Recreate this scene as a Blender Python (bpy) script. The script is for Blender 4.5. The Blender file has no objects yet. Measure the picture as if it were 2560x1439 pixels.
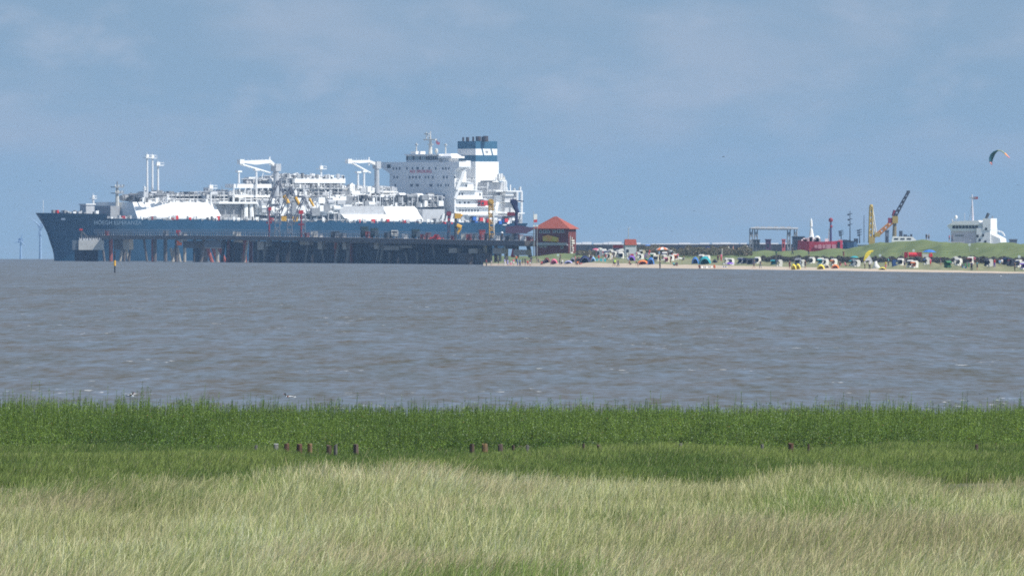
import bpy, bmesh, math, random
import numpy as np
from mathutils import Vector, Matrix
R = math.radians
scene = bpy.context.scene
C = scene.collection

# ------------------------------------------------------------------ camera
F = 42600.0            # focal length in photo pixels (2560 wide)
HC = 8.5               # eye height above the sea, metres
Y0 = 582.5             # photo row of eye level
RE2 = 14.8e6           # twice the earth radius (with refraction)
cd = bpy.data.cameras.new('camera'); cam = bpy.data.objects.new('camera', cd); C.objects.link(cam)
cam.location = (0, 0, HC); cam.rotation_euler = (R(90), 0, 0)
cd.sensor_width = 36; cd.lens = 36 * F / 2560; cd.shift_y = -(719.5 - Y0) / 2560
cd.clip_start = 1; cd.clip_end = 60000
scene.camera = cam

# ------------------------------------------------------------------ world
SUN_AZ = -24      # degrees from +X towards -Y (sun at the right, slightly behind the camera)
SUN_EL = 50
w = bpy.data.worlds.new('World'); scene.world = w; w.use_nodes = True
nt = w.node_tree; nt.nodes.clear(); N = nt.nodes.new; K = nt.links.new
sky = N('ShaderNodeTexSky'); sky.sky_type = 'NISHITA'; sky.sun_disc = False
sky.sun_elevation = R(SUN_EL); sky.sun_rotation = R(90 - SUN_AZ); sky.air_density = 1.0; sky.dust_density = 0.6; sky.ozone_density = 2
b1 = N('ShaderNodeBackground'); b1.inputs[1].default_value = 0.10; K(sky.outputs[0], b1.inputs[0])
tc = N('ShaderNodeTexCoord'); sp = N('ShaderNodeSeparateXYZ'); K(tc.outputs['Generated'], sp.inputs[0])
def mapping(sc, loc=(0, 0, 0)):
    m = N('ShaderNodeMapping'); m.inputs['Scale'].default_value = sc; m.inputs['Location'].default_value = loc
    K(tc.outputs['Generated'], m.inputs[0]); return m
def noise(m, sc, det=4, ro=.55, dist=0.0):
    n = N('ShaderNodeTexNoise'); n.inputs['Scale'].default_value = sc; n.inputs['Detail'].default_value = det
    n.inputs['Roughness'].default_value = ro; n.inputs['Distortion'].default_value = dist; K(m.outputs[0], n.inputs['Vector']); return n
def mr(src, a, b, c, d):
    m = N('ShaderNodeMapRange'); m.inputs[1].default_value = a; m.inputs[2].default_value = b
    m.inputs[3].default_value = c; m.inputs[4].default_value = d; K(src, m.inputs[0]); m.interpolation_type = 'SMOOTHSTEP'; return m
def mixc(f, a, b):
    m = N('ShaderNodeMix'); m.data_type = 'RGBA'
    if isinstance(f, float): m.inputs[0].default_value = f
    else: K(f, m.inputs[0])
    for i, v in ((6, a), (7, b)):
        if isinstance(v, tuple): m.inputs[i].default_value = (*v, 1)
        else: K(v, m.inputs[i])
    return m
n1 = noise(mapping((1, 1, 3.0), (.013, 0, 0.004)), 62, 5, .5, .2)     # the big soft banks low over the sea
n2 = noise(mapping((1, 1, 2.0), (.4, 0, .1)), 150, 5, .55, .2)
basecol = mixc(mr(sp.outputs['Z'], 0.0, 0.014, 0, 1).outputs[0], (.285, .438, .605), (.262, .400, .560))
c1 = mixc(mr(n1.outputs[0], .42, .70, 0, .8).outputs[0], basecol.outputs[2], (.375, .472, .61))
hi = mr(sp.outputs['Z'], 0.001, 0.010, 0, 1)
nm = N('ShaderNodeMath'); nm.operation = 'MULTIPLY'; K(mr(n2.outputs[0], .48, .74, 0, .55).outputs[0], nm.inputs[0]); K(hi.outputs[0], nm.inputs[1])
c2 = mixc(nm.outputs[0], c1.outputs[2], (.43, .515, .65))
b2 = N('ShaderNodeBackground'); b2.inputs[1].default_value = 0.72; K(c2.outputs[2], b2.inputs[0])
ms = N('ShaderNodeMixShader'); K(mr(sp.outputs['Z'], .04, .45, 1, .12).outputs[0], ms.inputs[0])
K(b1.outputs[0], ms.inputs[1]); K(b2.outputs[0], ms.inputs[2])
wo = N('ShaderNodeOutputWorld'); K(ms.outputs[0], wo.inputs[0])

sl = bpy.data.lights.new('sun', 'SUN'); sl.energy = 4.0; sl.angle = R(.5); sl.color = (1, .965, .9)
sun = bpy.data.objects.new('sun', sl); C.objects.link(sun)
ca, sa = math.cos(R(SUN_AZ)), math.sin(R(SUN_AZ)); ce, se = math.cos(R(SUN_EL)), math.sin(R(SUN_EL))
sun.rotation_euler = Vector((ca * ce, sa * ce, se)).to_track_quat('Z', 'Y').to_euler()
vs = scene.view_settings; vs.view_transform = 'Standard'; vs.look = 'None'; vs.gamma = 1; vs.exposure = 0.45
scene.render.engine = 'CYCLES'
scene.cycles.max_bounces = 6; scene.cycles.volume_bounces = 0
scene.cycles.filter_width = 1.8
scene.cycles.use_denoising = False

# ------------------------------------------------------------------ helpers
def drop(d): return -d * d / RE2
def W(px, py, D):            # the point at distance D seen at a photo pixel
    return Vector(((px - 1280) / F * D, D, HC - (py - Y0) / F * D))
def lin(c): return tuple(((v / 255) / 12.92 if v <= 10 else ((v / 255 + .055) / 1.055) ** 2.4) for v in c)

_m = {}
def mat(name, col, rough=.6, metal=0.0, var=.12, scale=.6, spec=.3, col2=None, bump=0.0):
    if name in _m: return _m[name]
    m = bpy.data.materials.new(name); m.use_nodes = True; t = m.node_tree; p = t.nodes['Principled BSDF']
    p.inputs['Roughness'].default_value = rough; p.inputs['Metallic'].default_value = metal
    p.inputs['Specular IOR Level'].default_value = spec
    tcn = t.nodes.new('ShaderNodeTexCoord'); n = t.nodes.new('ShaderNodeTexNoise')
    n.inputs['Scale'].default_value = scale; n.inputs['Detail'].default_value = 5; n.inputs['Roughness'].default_value = .6
    t.links.new(tcn.outputs['Object'], n.inputs['Vector'])
    r = t.nodes.new('ShaderNodeValToRGB'); r.color_ramp.elements[0].position = .3; r.color_ramp.elements[1].position = .7
    c2 = col2 or tuple(min(1, v * (1 + var)) for v in col)
    c1 = col if col2 else tuple(v * (1 - var) for v in col)
    r.color_ramp.elements[0].color = (*c1, 1); r.color_ramp.elements[1].color = (*c2, 1)
    t.links.new(n.outputs[0], r.inputs[0]); t.links.new(r.outputs[0], p.inputs['Base Color'])
    if bump:
        b = t.nodes.new('ShaderNodeBump'); b.inputs['Distance'].default_value = bump; t.links.new(n.outputs[0], b.inputs['Height'])
        t.links.new(b.outputs[0], p.inputs['Normal'])
    _m[name] = m; return m
WHITE = mat('white_paint', (.80, .80, .78), .45, var=.06)
CREAM = mat('cream_paint', (.62, .60, .54), .6)
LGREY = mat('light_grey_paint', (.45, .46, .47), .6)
GREY = mat('grey_steel', (.24, .25, .26), .6, var=.3)
DGREY = mat('dark_grey_steel', (.07, .075, .08), .6, var=.3)
BLACK = mat('black_rubber', (.02, .02, .022), .7)
NAVY = mat('navy_paint', (.012, .055, .125), .4, var=.1)
HULLB = mat('ship_blue_paint', (.010, .050, .098), .45, var=.15, scale=.08)
FUNB = mat('funnel_blue_paint', (.045, .125, .20), .4, var=.08)
CONC = mat('pier_concrete', (.36, .32, .27), .8, var=.2)
CONCD = mat('dark_pier_concrete', (.12, .105, .10), .85, var=.3)
WOODP = mat('brown_timber', (.14, .09, .065), .85, var=.4, scale=3)
RUST = mat('rusty_red_steel', (.28, .075, .055), .75, var=.3)
RED = mat('red_paint', (.55, .035, .03), .45)
ORANGE = mat('orange_cloth', (.9, .2, .05), .7)
YELLOW = mat('yellow_paint', (.75, .42, .04), .5)
YCLOTH = mat('yellow_cloth', (.85, .68, .06), .7)
GLASS = mat('dark_glass', (.03, .035, .045), .15, spec=.6)
BRICK = mat('dark_red_brick', (.16, .045, .04), .85, var=.25)
TILE = mat('red_roof_tiles', (.36, .095, .06), .75, var=.2, scale=1.5)
WICKER = mat('white_wicker', (.72, .70, .64), .8, var=.15, scale=4)
SKIN = mat('skin', (.50, .28, .19), .6)
HAIR = mat('brown_hair', (.06, .035, .02), .7)

class MB:
    def __init__(s): s.v = []; s.f = []; s.m = []
    def add(s, vs, fs, mi=0):
        o = len(s.v); s.v += [tuple(v) for v in vs]; s.f += [tuple(i + o for i in f) for f in fs]; s.m += [mi] * len(fs); return s
    def box(s, a, b, mi=0, taper=0.0):
        x0, x1 = sorted((a[0], b[0])); y0, y1 = sorted((a[1], b[1])); z0, z1 = sorted((a[2], b[2])); t = taper
        return s.add([(x0, y0, z0), (x1, y0, z0), (x1, y1, z0), (x0, y1, z0), (x0 + t, y0 + t, z1), (x1 - t, y0 + t, z1), (x1 - t, y1 - t, z1), (x0 + t, y1 - t, z1)],
              [(0, 3, 2, 1), (4, 5, 6, 7), (0, 1, 5, 4), (1, 2, 6, 5), (2, 3, 7, 6), (3, 0, 4, 7)], mi)
    def cbox(s, c, sz, mi=0, rz=0.0):
        m = Matrix.Rotation(rz, 3, 'Z'); h = [v / 2 for v in sz]
        P = [Vector(c) + m @ Vector((i * h[0], j * h[1], k * h[2])) for k in (-1, 1) for i, j in ((-1, -1), (1, -1), (1, 1), (-1, 1))]
        return s.add(P, [(0, 3, 2, 1), (4, 5, 6, 7), (0, 1, 5, 4), (1, 2, 6, 5), (2, 3, 7, 6), (3, 0, 4, 7)], mi)
    def cyl(s, p0, p1, r0, r1=None, n=8, mi=0, cap=True):
        r1 = r0 if r1 is None else r1; p0 = Vector(p0); p1 = Vector(p1); d = (p1 - p0)
        if d.length < 1e-6: return s
        d.normalize(); u = d.orthogonal().normalized(); v = d.cross(u); P = []
        for p, r in ((p0, r0), (p1, r1)):
            for k in range(n):
                a = 2 * math.pi * (k + .5) / n; P.append(p + u * r * math.cos(a) + v * r * math.sin(a))
        fs = [(k, (k + 1) % n, n + (k + 1) % n, n + k) for k in range(n)]
        if cap: fs += [tuple(range(n - 1, -1, -1)), tuple(range(n, 2 * n))]
        return s.add(P, fs, mi)
    def path(s, pts, r, n=6, mi=0):
        for a, b in zip(pts, pts[1:]): s.cyl(a, b, r, n=n, mi=mi)
        return s
    def ell(s, c, r, nu=10, nv=6, mi=0, half=False):
        P = []; fs = []; c = Vector(c); lo = 0 if half else -90
        for j in range(nv + 1):
            e = R(lo + (90 - lo) * j / nv)
            for i in range(nu):
                a = 2 * math.pi * i / nu; P.append(c + Vector((r[0] * math.cos(e) * math.cos(a), r[1] * math.cos(e) * math.sin(a), r[2] * math.sin(e))))
        for j in range(nv):
            for i in range(nu): fs.append((j * nu + i, j * nu + (i + 1) % nu, (j + 1) * nu + (i + 1) % nu, (j + 1) * nu + i))
        return s.add(P, fs, mi)
    def loft(s, secs, mi=0, cap=True, close=True):
        n = len(secs[0]); P = [p for q in secs for p in q]; fs = []
        for j in range(len(secs) - 1):
            for i in range(n if close else n - 1): fs.append((j * n + i, j * n + (i + 1) % n, (j + 1) * n + (i + 1) % n, (j + 1) * n + i))
        if cap: fs += [tuple(range(n - 1, -1, -1)), tuple(range((len(secs) - 1) * n, len(secs) * n))]
        return s.add(P, fs, mi)
    def lattice(s, p0, p1, w0, w1, r, nseg=8, mi=0):
        p0 = Vector(p0); p1 = Vector(p1); d = (p1 - p0).normalized(); u = Vector((0, 1, 0)) if abs(d.y) < .7 else Vector((1, 0, 0))
        a = d.cross(u).normalized(); b = d.cross(a).normalized(); rings = []
        for i in range(nseg + 1):
            t = i / nseg; c = p0.lerp(p1, t); ww = (w0 + (w1 - w0) * t) / 2
            rings.append([c + a * ww * x + b * ww * y for x, y in ((-1, -1), (1, -1), (1, 1), (-1, 1))])
        for k in range(4): s.cyl(rings[0][k], rings[-1][k], r * 1.3, n=4, mi=mi)
        for i in range(nseg):
            for k in range(4):
                s.cyl(rings[i][k], rings[i + 1][(k + 1) % 4] if (i + k) % 2 else rings[i + 1][k - 1], r, n=4, mi=mi, cap=False)
                s.cyl(rings[i + 1][k], rings[i + 1][(k + 1) % 4], r, n=4, mi=mi, cap=False)
        return s
    def mesh(s, name, mats):
        me = bpy.data.meshes.new(name); me.from_pydata(s.v, [], s.f)
        for m in (mats if isinstance(mats, (list, tuple)) else [mats]): me.materials.append(m)
        me.polygons.foreach_set('material_index', s.m); me.update(); return me
    def build(s, name, mats, parent=None, smooth=False, loc=None, rz=0):
        me = s.mesh(name, mats)
        if smooth: me.polygons.foreach_set('use_smooth', [True] * len(me.polygons))
        o = bpy.data.objects.new(name, me); C.objects.link(o)
        if parent: o.parent = parent
        if loc is not None: o.location = loc
        if rz: o.rotation_euler.z = rz
        return o
def tag(o, label=None, cat=None, group=None, kind=None):
    if label: o['label'] = label
    if cat: o['category'] = cat
    if group: o['group'] = group
    if kind: o['kind'] = kind
    return o
def thing(name, label, cat, loc, rz=0.0, group=None, scale=1.0):
    o = bpy.data.objects.new(name, None); C.objects.link(o); o.location = loc; o.rotation_euler.z = rz
    if scale != 1.0: o.scale = (scale,) * 3
    o.empty_display_size = .5
    return tag(o, label, cat, group)
def npmesh(name, co, faces, material, col=None, parent=None):
    me = bpy.data.meshes.new(name); nv = len(co); nf, k = faces.shape
    me.vertices.add(nv); me.vertices.foreach_set('co', co.astype(np.float32).ravel())
    me.loops.add(nf * k); me.loops.foreach_set('vertex_index', faces.astype(np.int32).ravel())
    me.polygons.add(nf); me.polygons.foreach_set('loop_start', np.arange(0, nf * k, k, dtype=np.int32))
    me.polygons.foreach_set('loop_total', np.full(nf, k, dtype=np.int32))
    if col is not None:
        a = me.color_attributes.new('tint', 'FLOAT_COLOR', 'POINT'); c4 = np.ones((nv, 4), np.float32); c4[:, :3] = col
        a.data.foreach_set('color', c4.ravel())
    me.materials.append(material); me.update(calc_edges=True); me.validate()
    o = bpy.data.objects.new(name, me); C.objects.link(o)
    if parent: o.parent = parent
    return o
def interp(x, tab): return np.interp(x, [t[0] for t in tab], [t[1] for t in tab])
def vnoise(x, y, seed=0):       # smooth value noise on arrays
    x = np.asarray(x, float); y = np.asarray(y, float)
    def h(i, j):
        v = np.sin(i * 127.1 + j * 311.7 + seed * 74.7) * 43758.5453; return v - np.floor(v)
    i = np.floor(x); j = np.floor(y); u = x - i; v = y - j; u = u * u * (3 - 2 * u); v = v * v * (3 - 2 * v)
    return (h(i, j) * (1 - u) + h(i + 1, j) * u) * (1 - v) + (h(i, j + 1) * (1 - u) + h(i + 1, j + 1) * u) * v
def leafmat(name, trans=.35, rough=.6, gloss=.0):
    m = bpy.data.materials.new(name); m.use_nodes = True; t = m.node_tree; t.nodes.clear()
    a = t.nodes.new('ShaderNodeAttribute'); a.attribute_name = 'tint'
    d = t.nodes.new('ShaderNodeBsdfPrincipled'); d.inputs['Roughness'].default_value = rough; d.inputs['Specular IOR Level'].default_value = .25 + gloss
    tr = t.nodes.new('ShaderNodeBsdfTranslucent'); mx = t.nodes.new('ShaderNodeMixShader'); mx.inputs[0].default_value = trans
    o = t.nodes.new('ShaderNodeOutputMaterial')
    for n_, i in ((d, 'Base Color'), (tr, 'Color')): t.links.new(a.outputs['Color'], n_.inputs[i])
    t.links.new(d.outputs[0], mx.inputs[1]); t.links.new(tr.outputs[0], mx.inputs[2]); t.links.new(mx.outputs[0], o.inputs[0]); return m
# ------------------------------------------------------------------ sea
def sea():
    rows = np.concatenate([np.geomspace(560, 13500, 260)]); u = np.linspace(-1, 1, 161); u = np.sign(u) * np.abs(u) ** 1.6
    Yg, U = np.meshgrid(rows, u, indexing='ij'); X = U * (260 + .32 * Yg); Z = -(X * X + Yg * Yg) / RE2
    co = np.stack([X, Yg, Z], -1).reshape(-1, 3); nr, nc = len(rows), len(u)
    i, j = np.meshgrid(np.arange(nr - 1), np.arange(nc - 1), indexing='ij'); a = (i * nc + j).ravel()
    fs = np.stack([a, a + 1, a + nc + 1, a + nc], -1)
    m = bpy.data.materials.new('silty_sea_water'); m.use_nodes = True; t = m.node_tree; t.nodes.clear(); n = t.nodes.new; k = t.links.new
    geo = n('ShaderNodeTexCoord')
    def nz(sx, sy, det=3, ro=.55, off=0, dist=0.):
        mp = n('ShaderNodeMapping'); mp.inputs['Scale'].default_value = (1 / sx, 1 / sy, 0); mp.inputs['Location'].default_value = (off, off * 1.7, 0)
        mp.inputs['Rotation'].default_value = (0, 0, R(-1.2))
        k(geo.outputs['Object'], mp.inputs[0]); q = n('ShaderNodeTexNoise'); q.inputs['Scale'].default_value = 1; q.inputs['Detail'].default_value = det
        q.inputs['Roughness'].default_value = ro; q.inputs['Distortion'].default_value = dist; k(mp.outputs[0], q.inputs['Vector']); return q.outputs[0]
    def math_(op, a, b=None, c=None):
        q = n('ShaderNodeMath'); q.operation = op
        for i_, v in enumerate((a, b, c)):
            if v is None: continue
            if isinstance(v, (int, float)): q.inputs[i_].default_value = v
            else: k(v, q.inputs[i_])
        return q.outputs[0]
    def ramp(v, a, b, c=0., d=1.):
        q = n('ShaderNodeMapRange'); q.inputs[1].default_value = a; q.inputs[2].default_value = b; q.inputs[3].default_value = c; q.inputs[4].default_value = d; k(v, q.inputs[0]); return q.outputs[0]
    A = nz(.75, 9, 4, .6); B = nz(1.9, 30, 4, .6, 3.1); Cn = nz(6, 100, 4, .55, 7.7); Dn = nz(40, 420, 3, .5, 1.3)
    # noise paints where sky gloss or silty water shows, standing in for wave faces
    h = math_('ADD', math_('MULTIPLY', A, .36), math_('ADD', math_('MULTIPLY', B, .34), math_('ADD', math_('MULTIPLY', Cn, .2), math_('MULTIPLY', Dn, .10))))
    fac = ramp(h, .375, .625, WF[0], WF[1])
    br = ramp(nz(5, 60, 3, .5, 5.5), .35, .65)
    mixn = n('ShaderNodeMix'); mixn.data_type = 'RGBA'; k(br, mixn.inputs[0]); mixn.inputs[6].default_value = (*WC1, 1); mixn.inputs[7].default_value = (*WC2, 1)
    df = n('ShaderNodeBsdfDiffuse'); k(mixn.outputs[2], df.inputs[0])
    gl = n('ShaderNodeBsdfGlossy'); gl.inputs['Roughness'].default_value = .42; gl.inputs[0].default_value = (.63, .74, .84, 1)
    bp = n('ShaderNodeBump'); bp.inputs['Strength'].default_value = 1; bp.inputs['Distance'].default_value = .35; k(h, bp.inputs['Height']); k(bp.outputs[0], gl.inputs['Normal'])
    ms_ = n('ShaderNodeMixShader'); k(fac, ms_.inputs[0]); k(df.outputs[0], ms_.inputs[1]); k(gl.outputs[0], ms_.inputs[2])
    # white caps
    f1 = nz(.9, 5, 2, .5, 11.3); f2 = nz(9, 70, 2, .5, 21.9)
    foam = math_('MULTIPLY', ramp(f1, .65, .71), ramp(f2, .58, .66))
    fd = n('ShaderNodeBsdfDiffuse'); fd.inputs[0].default_value = (.72, .72, .70, 1)
    m2 = n('ShaderNodeMixShader'); k(foam, m2.inputs[0]); k(ms_.outputs[0], m2.inputs[1]); k(fd.outputs[0], m2.inputs[2])
    o = n('ShaderNodeOutputMaterial'); k(m2.outputs[0], o.inputs[0])
    tag(npmesh('sea_water', co, fs, m), kind='structure')
WF = (.0, .66); WC1 = (.100, .085, .060); WC2 = (.088, .085, .066)
sea()

# ------------------------------------------------------------------ foreground dike top and salt marsh
SIL = [(-600, 1190), (0, 1200), (150, 1192), (300, 1190), (450, 1195), (520, 1192), (600, 1188), (660, 1168), (750, 1162), (900, 1168), (1000, 1152), (1100, 1150),
       (1200, 1166), (1400, 1172), (1550, 1180), (1700, 1190), (1840, 1194), (1900, 1180), (1960, 1164), (2050, 1156), (2200, 1156), (2320, 1168), (2380, 1188), (2450, 1182), (2560, 1160), (3200, 1170)]
def zpix(py, D): return HC - (py - Y0) / F * D
GH = .36                         # grass height on the dike
def zfront(x, y):                # ground height up to the brow and down to the marsh
    x = np.asarray(x, float); y = np.asarray(y, float)
    px = 1280 + F * x / np.maximum(y, 60); ridge = zpix(interp(px, SIL) + (GH + .13) * F / 165, 165.0)
    rows = [(-60, 6.8), (60, 6.3), (100, 6.02), (130, 5.80)]
    z = np.interp(y, [r[0] for r in rows], [r[1] for r in rows])
    t = np.clip((y - 130) / 35, 0, 1); t = t * t * (3 - 2 * t); z = z * (1 - t) + ridge * t
    t = np.clip((y - 168) / 90, 0, 1); t = t * t * (3 - 2 * t); z = z * (1 - t) + .6 * t
    bump = (vnoise(x * .35, y * .12, 3) - .5) * .16 + (vnoise(x * .9, y * .3, 5) - .5) * .08
    z = z + bump * (y < 172)
    t = np.clip((y - 686) / 30, 0, 1); z = z - 2.2 * t + (vnoise(x * .2, y * .08, 9) - .5) * .25 * (y > 250)
    return z
def ground():
    rows = np.concatenate([np.linspace(-60, 90, 12), np.linspace(92, 260, 140), np.linspace(265, 720, 110)]); cols = np.linspace(-1, 1, 181); cols = np.sign(cols) * np.abs(cols) ** 2
    Yg, U = np.meshgrid(rows, cols, indexing='ij'); X = U * 300; Z = zfront(X, Yg)
    co = np.stack([X, Yg, Z], -1).reshape(-1, 3); nc = len(cols)
    i, j = np.meshgrid(np.arange(len(rows) - 1), np.arange(nc - 1), indexing='ij'); a = (i * nc + j).ravel()
    fs = np.stack([a, a + 1, a + nc + 1, a + nc], -1)
    tag(npmesh('ground', co, fs, mat('grass_thatch', (.075, .085, .03), .9, scale=1.2, col2=(.13, .12, .06))), kind='structure')
ground()

def ribbons(base, h, w, lean, nseg, col, tipw=.15, headf=0.0, headw=1.0, coltip=None, facing=None, cpow=1.2):
    """flat curved blades: base (n,3), height, width, lean (n,2), colours (n,3)"""
    n = len(base); t = np.linspace(0, 1, nseg + 1)
    ang = facing if facing is not None else np.random.uniform(-.7, .7, n)
    dx = np.cos(ang)[:, None]; dy = np.sin(ang)[:, None]
    cx = base[:, 0:1] + lean[:, 0:1] * t ** 1.8; cy = base[:, 1:2] + lean[:, 1:2] * t ** 1.8; cz = base[:, 2:3] + h[:, None] * (t - .22 * t ** 3 * np.minimum(1, np.hypot(lean[:, 0], lean[:, 1]) / h)[:, None])
    prof = 1 - (1 - tipw) * t
    if headf > 0: prof = np.where(t > 1 - headf, np.where(t > .99, .25, headw), prof * .8)
    hw = w[:, None] * prof / 2
    L = np.stack([cx - dx * hw, cy - dy * hw, cz], -1); Rr = np.stack([cx + dx * hw, cy + dy * hw, cz], -1)
    co = np.stack([L, Rr], 2).reshape(n, -1, 3); k = 2 * (nseg + 1)
    b = (np.arange(n) * k)[:, None]; f = []
    for s_ in range(nseg): f.append(np.stack([b + 2 * s_, b + 2 * s_ + 1, b + 2 * s_ + 3, b + 2 * s_ + 2], -1).reshape(n, 4))
    ct = col if coltip is None else coltip
    cc = col[:, None, :] * (1 - (t ** cpow))[None, :, None] + ct[:, None, :] * (t ** cpow)[None, :, None]
    cc = np.repeat(cc, 2, axis=1)
    return co.reshape(-1, 3), np.concatenate(f), cc.reshape(-1, 3)
def merge(parts):
    o = 0; V = []; Fs = []; Cs = []
    for v, f, c in parts: V.append(v); Fs.append(f + o); Cs.append(c); o += len(v)
    return np.concatenate(V), np.concatenate(Fs), np.concatenate(Cs)

def pale_grass():
    np.random.seed(5); n = 400000
    y = np.random.uniform(0, 1, n); y = 96 + (171 - 96) * y ** .85
    x = np.random.uniform(-1, 1, n) * (y * .0301 + 2.6)
    z = zfront(x, y)
    big = vnoise(x * .30 + 9, y * .055, 21); med = vnoise(x * 1.2, y * .22, 22); fine = vnoise(x * 4, y * 1.1, 23)
    green = np.clip((big * .6 + med * .4 - .56) * 6, 0, .9)            # greener, shorter swards
    h = GH * (.86 + .25 * med + .22 * fine) * (1 - .25 * green) * np.random.uniform(.72, 1.18, n)
    r = np.random.rand(n); tall = r > .994; h = np.where(tall, h * 1.28, h)
    gust = vnoise(x * .5, y * .1, 31)
    lx = h * (.10 + .32 * gust + np.random.normal(0, .24, n)); ly = h * np.random.normal(0, .22, n)
    wd = np.random.uniform(.004, .0085, n)
    straw = np.array([.92, .83, .45]); olive = np.array([.52, .57, .19]); pink = np.array([.80, .66, .40]); gr = np.array([.24, .32, .09])
    k = np.random.rand(n, 1); c = straw * (k > .32) + olive * (k <= .32)
    k2 = (vnoise(x * .7 + 40, y * .15, 41) > .55)[:, None] & (np.random.rand(n, 1) < .5); c = np.where(k2, pink, c)
    gm = (np.random.rand(n) < green * .78)[:, None]; c = np.where(gm, gr * 1.25, c)
    c = c * np.random.uniform(.45, 1.15, (n, 1)) ** .8 * (.88 + .34 * vnoise(x * 1.6 + 3, y * .35, 51))[:, None] * (.92 + .28 * vnoise(x * .55 + 7, y * .09, 52))[:, None]; c = np.clip(c, 0, .93); cb = c * .25 + np.array([.13, .17, .045]) * .75
    half = n * 3 // 4; B = np.stack([x, y, z], -1)
    p1 = ribbons(B[:half], h[:half], wd[:half], np.stack([lx, ly], -1)[:half], 5, cb[:half], .5, .20, 1.7, c[:half], np.random.uniform(-1.0, 1.4, half), 1.7)
    gb = np.array([.17, .23, .06]) * np.random.uniform(.8, 1.5, (n - half, 1))
    p2 = ribbons(B[half:], h[half:] * .85, wd[half:] * 1.1, np.stack([lx, ly], -1)[half:] * .8, 3, gb * .8, .1, 0, 1, gb * 1.5)
    v, f, cc = merge([p1, p2])
    tag(npmesh('pale_grass', v, f, leafmat('dry_grass_blade', .35), cc), 'tall pale straw coloured grass bending in the wind', 'grass', kind='stuff')
pale_grass()

def marsh():
    np.random.seed(8)
    # low dark sedge in front of the posts
    n = 190000; y = np.random.uniform(532, 616, n); x = np.random.uniform(-1, 1, n) * (y * .0301 + 5); z = zfront(x, y)
    m1 = vnoise(x * .35, y * .05, 3); m2 = vnoise(x * 1.3, y * .2, 4)
    h = (.20 + .2 * m1 + .14 * m2) * np.random.uniform(.6, 1.2, n) * np.clip(1.25 - (y - 560) / 90, .88, 1)
    lean = np.stack([h * np.random.normal(.25, .25, n), h * np.random.normal(0, .2, n)], -1)
    g1 = np.array([.12, .185, .04]); g2 = np.array([.25, .31, .08]); c = g1 + (g2 - g1) * np.clip(m1 * 1.3 - .3 + np.random.normal(0, .2, n), 0, 1)[:, None]
    c = np.where((np.random.rand(n) < .05)[:, None], np.array([.34, .33, .17]), c) * np.random.uniform(.7, 1.3, (n, 1))
    p = ribbons(np.stack([x, y, z], -1), h, np.random.uniform(.02, .04, n), lean, 2, c * .8, .2, 0, 1, c * 1.2)
    o = npmesh('sedge', *[p[0], p[1]], leafmat('sedge_blade', .3), p[2]); tag(o, 'low dark green sedge in front of the old groyne posts', 'sedge', kind='stuff')
    # leafy tall plants up to the water's edge
    n = 36000; y = np.random.uniform(603, 690, n); x = np.random.uniform(-1, 1, n) * (y * .0301 + 5); z = zfront(x, y)
    m1 = vnoise(x * .22, y * .06, 13); m2 = vnoise(x * .9, y * .25, 14); fr = 600 + 22 * vnoise(x * .5, x * 0, 61) + 8 * vnoise(x * 2.1, x * 0, 62); edge = np.clip((y - fr) / 22, .12, 1)
    H = (.44 + .26 * m1 + .28 * m2 + .40 * vnoise(x * 2.6, y * .5, 15) ** 1.5) * edge * np.random.uniform(.75, 1.15, n) * (1 + .45 * (np.random.rand(n) < .035))
    px = 1280 + F * x / y; H *= np.interp(px, [0, 500, 1200, 2560], [1.16, 1.08, 1.0, 1.0])
    nl = 26; t = np.tile((np.arange(nl) + .5) / nl, n); bi = np.repeat(np.arange(n), nl); NN = n * nl
    t = np.clip(t + np.random.uniform(-.03, .03, NN), .1, 1)
    a = np.random.uniform(0, 2 * np.pi, NN); Ls = (.108 * (1.1 - t * .5)) * np.random.uniform(.6, 1.3, NN)
    lean = np.random.normal(.05, .07, n)
    cx = x[bi] + lean[bi] * t; cy = y[bi] + 0 * t; cz = z[bi] + H[bi] * t
    up = np.random.uniform(.1, 1.0, NN); d = np.stack([np.cos(a), np.sin(a), up], -1); d /= np.linalg.norm(d, axis=1)[:, None]
    s = np.stack([-np.sin(a), np.cos(a), np.random.uniform(-.5, .5, NN)], -1)
    c0 = np.stack([cx, cy, cz], -1); wd = Ls * .22
    v = np.stack([c0, c0 + d * (Ls * .5)[:, None] + s * wd[:, None], c0 + d * Ls[:, None], c0 + d * (Ls * .5)[:, None] - s * wd[:, None]], 1).reshape(-1, 3)
    f = np.arange(NN * 4).reshape(NN, 4)
    pc = np.array([.080, .142, .018]) + (np.array([.17, .25, .042]) - np.array([.080, .142, .018])) * np.clip(m1 + np.random.normal(0, .3, n), 0, 1)[:, None]
    lc = pc[bi] * np.random.uniform(.4, 1.8, (NN, 1)) * (.75 + .5 * vnoise(x * 1.1, y * .3, 17))[bi][:, None]; lc = np.where((np.random.rand(NN) < .05)[:, None], np.array([.36, .44, .26]), lc)
    lc = np.where((np.random.rand(NN) < .006)[:, None], np.array([.34, .20, .07]), lc)
    cc = np.repeat(lc, 4, axis=0)
    st = ribbons(np.stack([x, y, z], -1), H, np.full(n, .02), np.stack([lean, lean * 0], -1), 1, pc, .5)
    v, f, cc = merge([(v, f, cc), st])
    o = npmesh('marsh_plants', v, f, leafmat('marsh_leaf', .3, .45, .25), cc); tag(o, 'dense tall bright green leafy plants along the water edge', 'plants', kind='stuff')
marsh()

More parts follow.
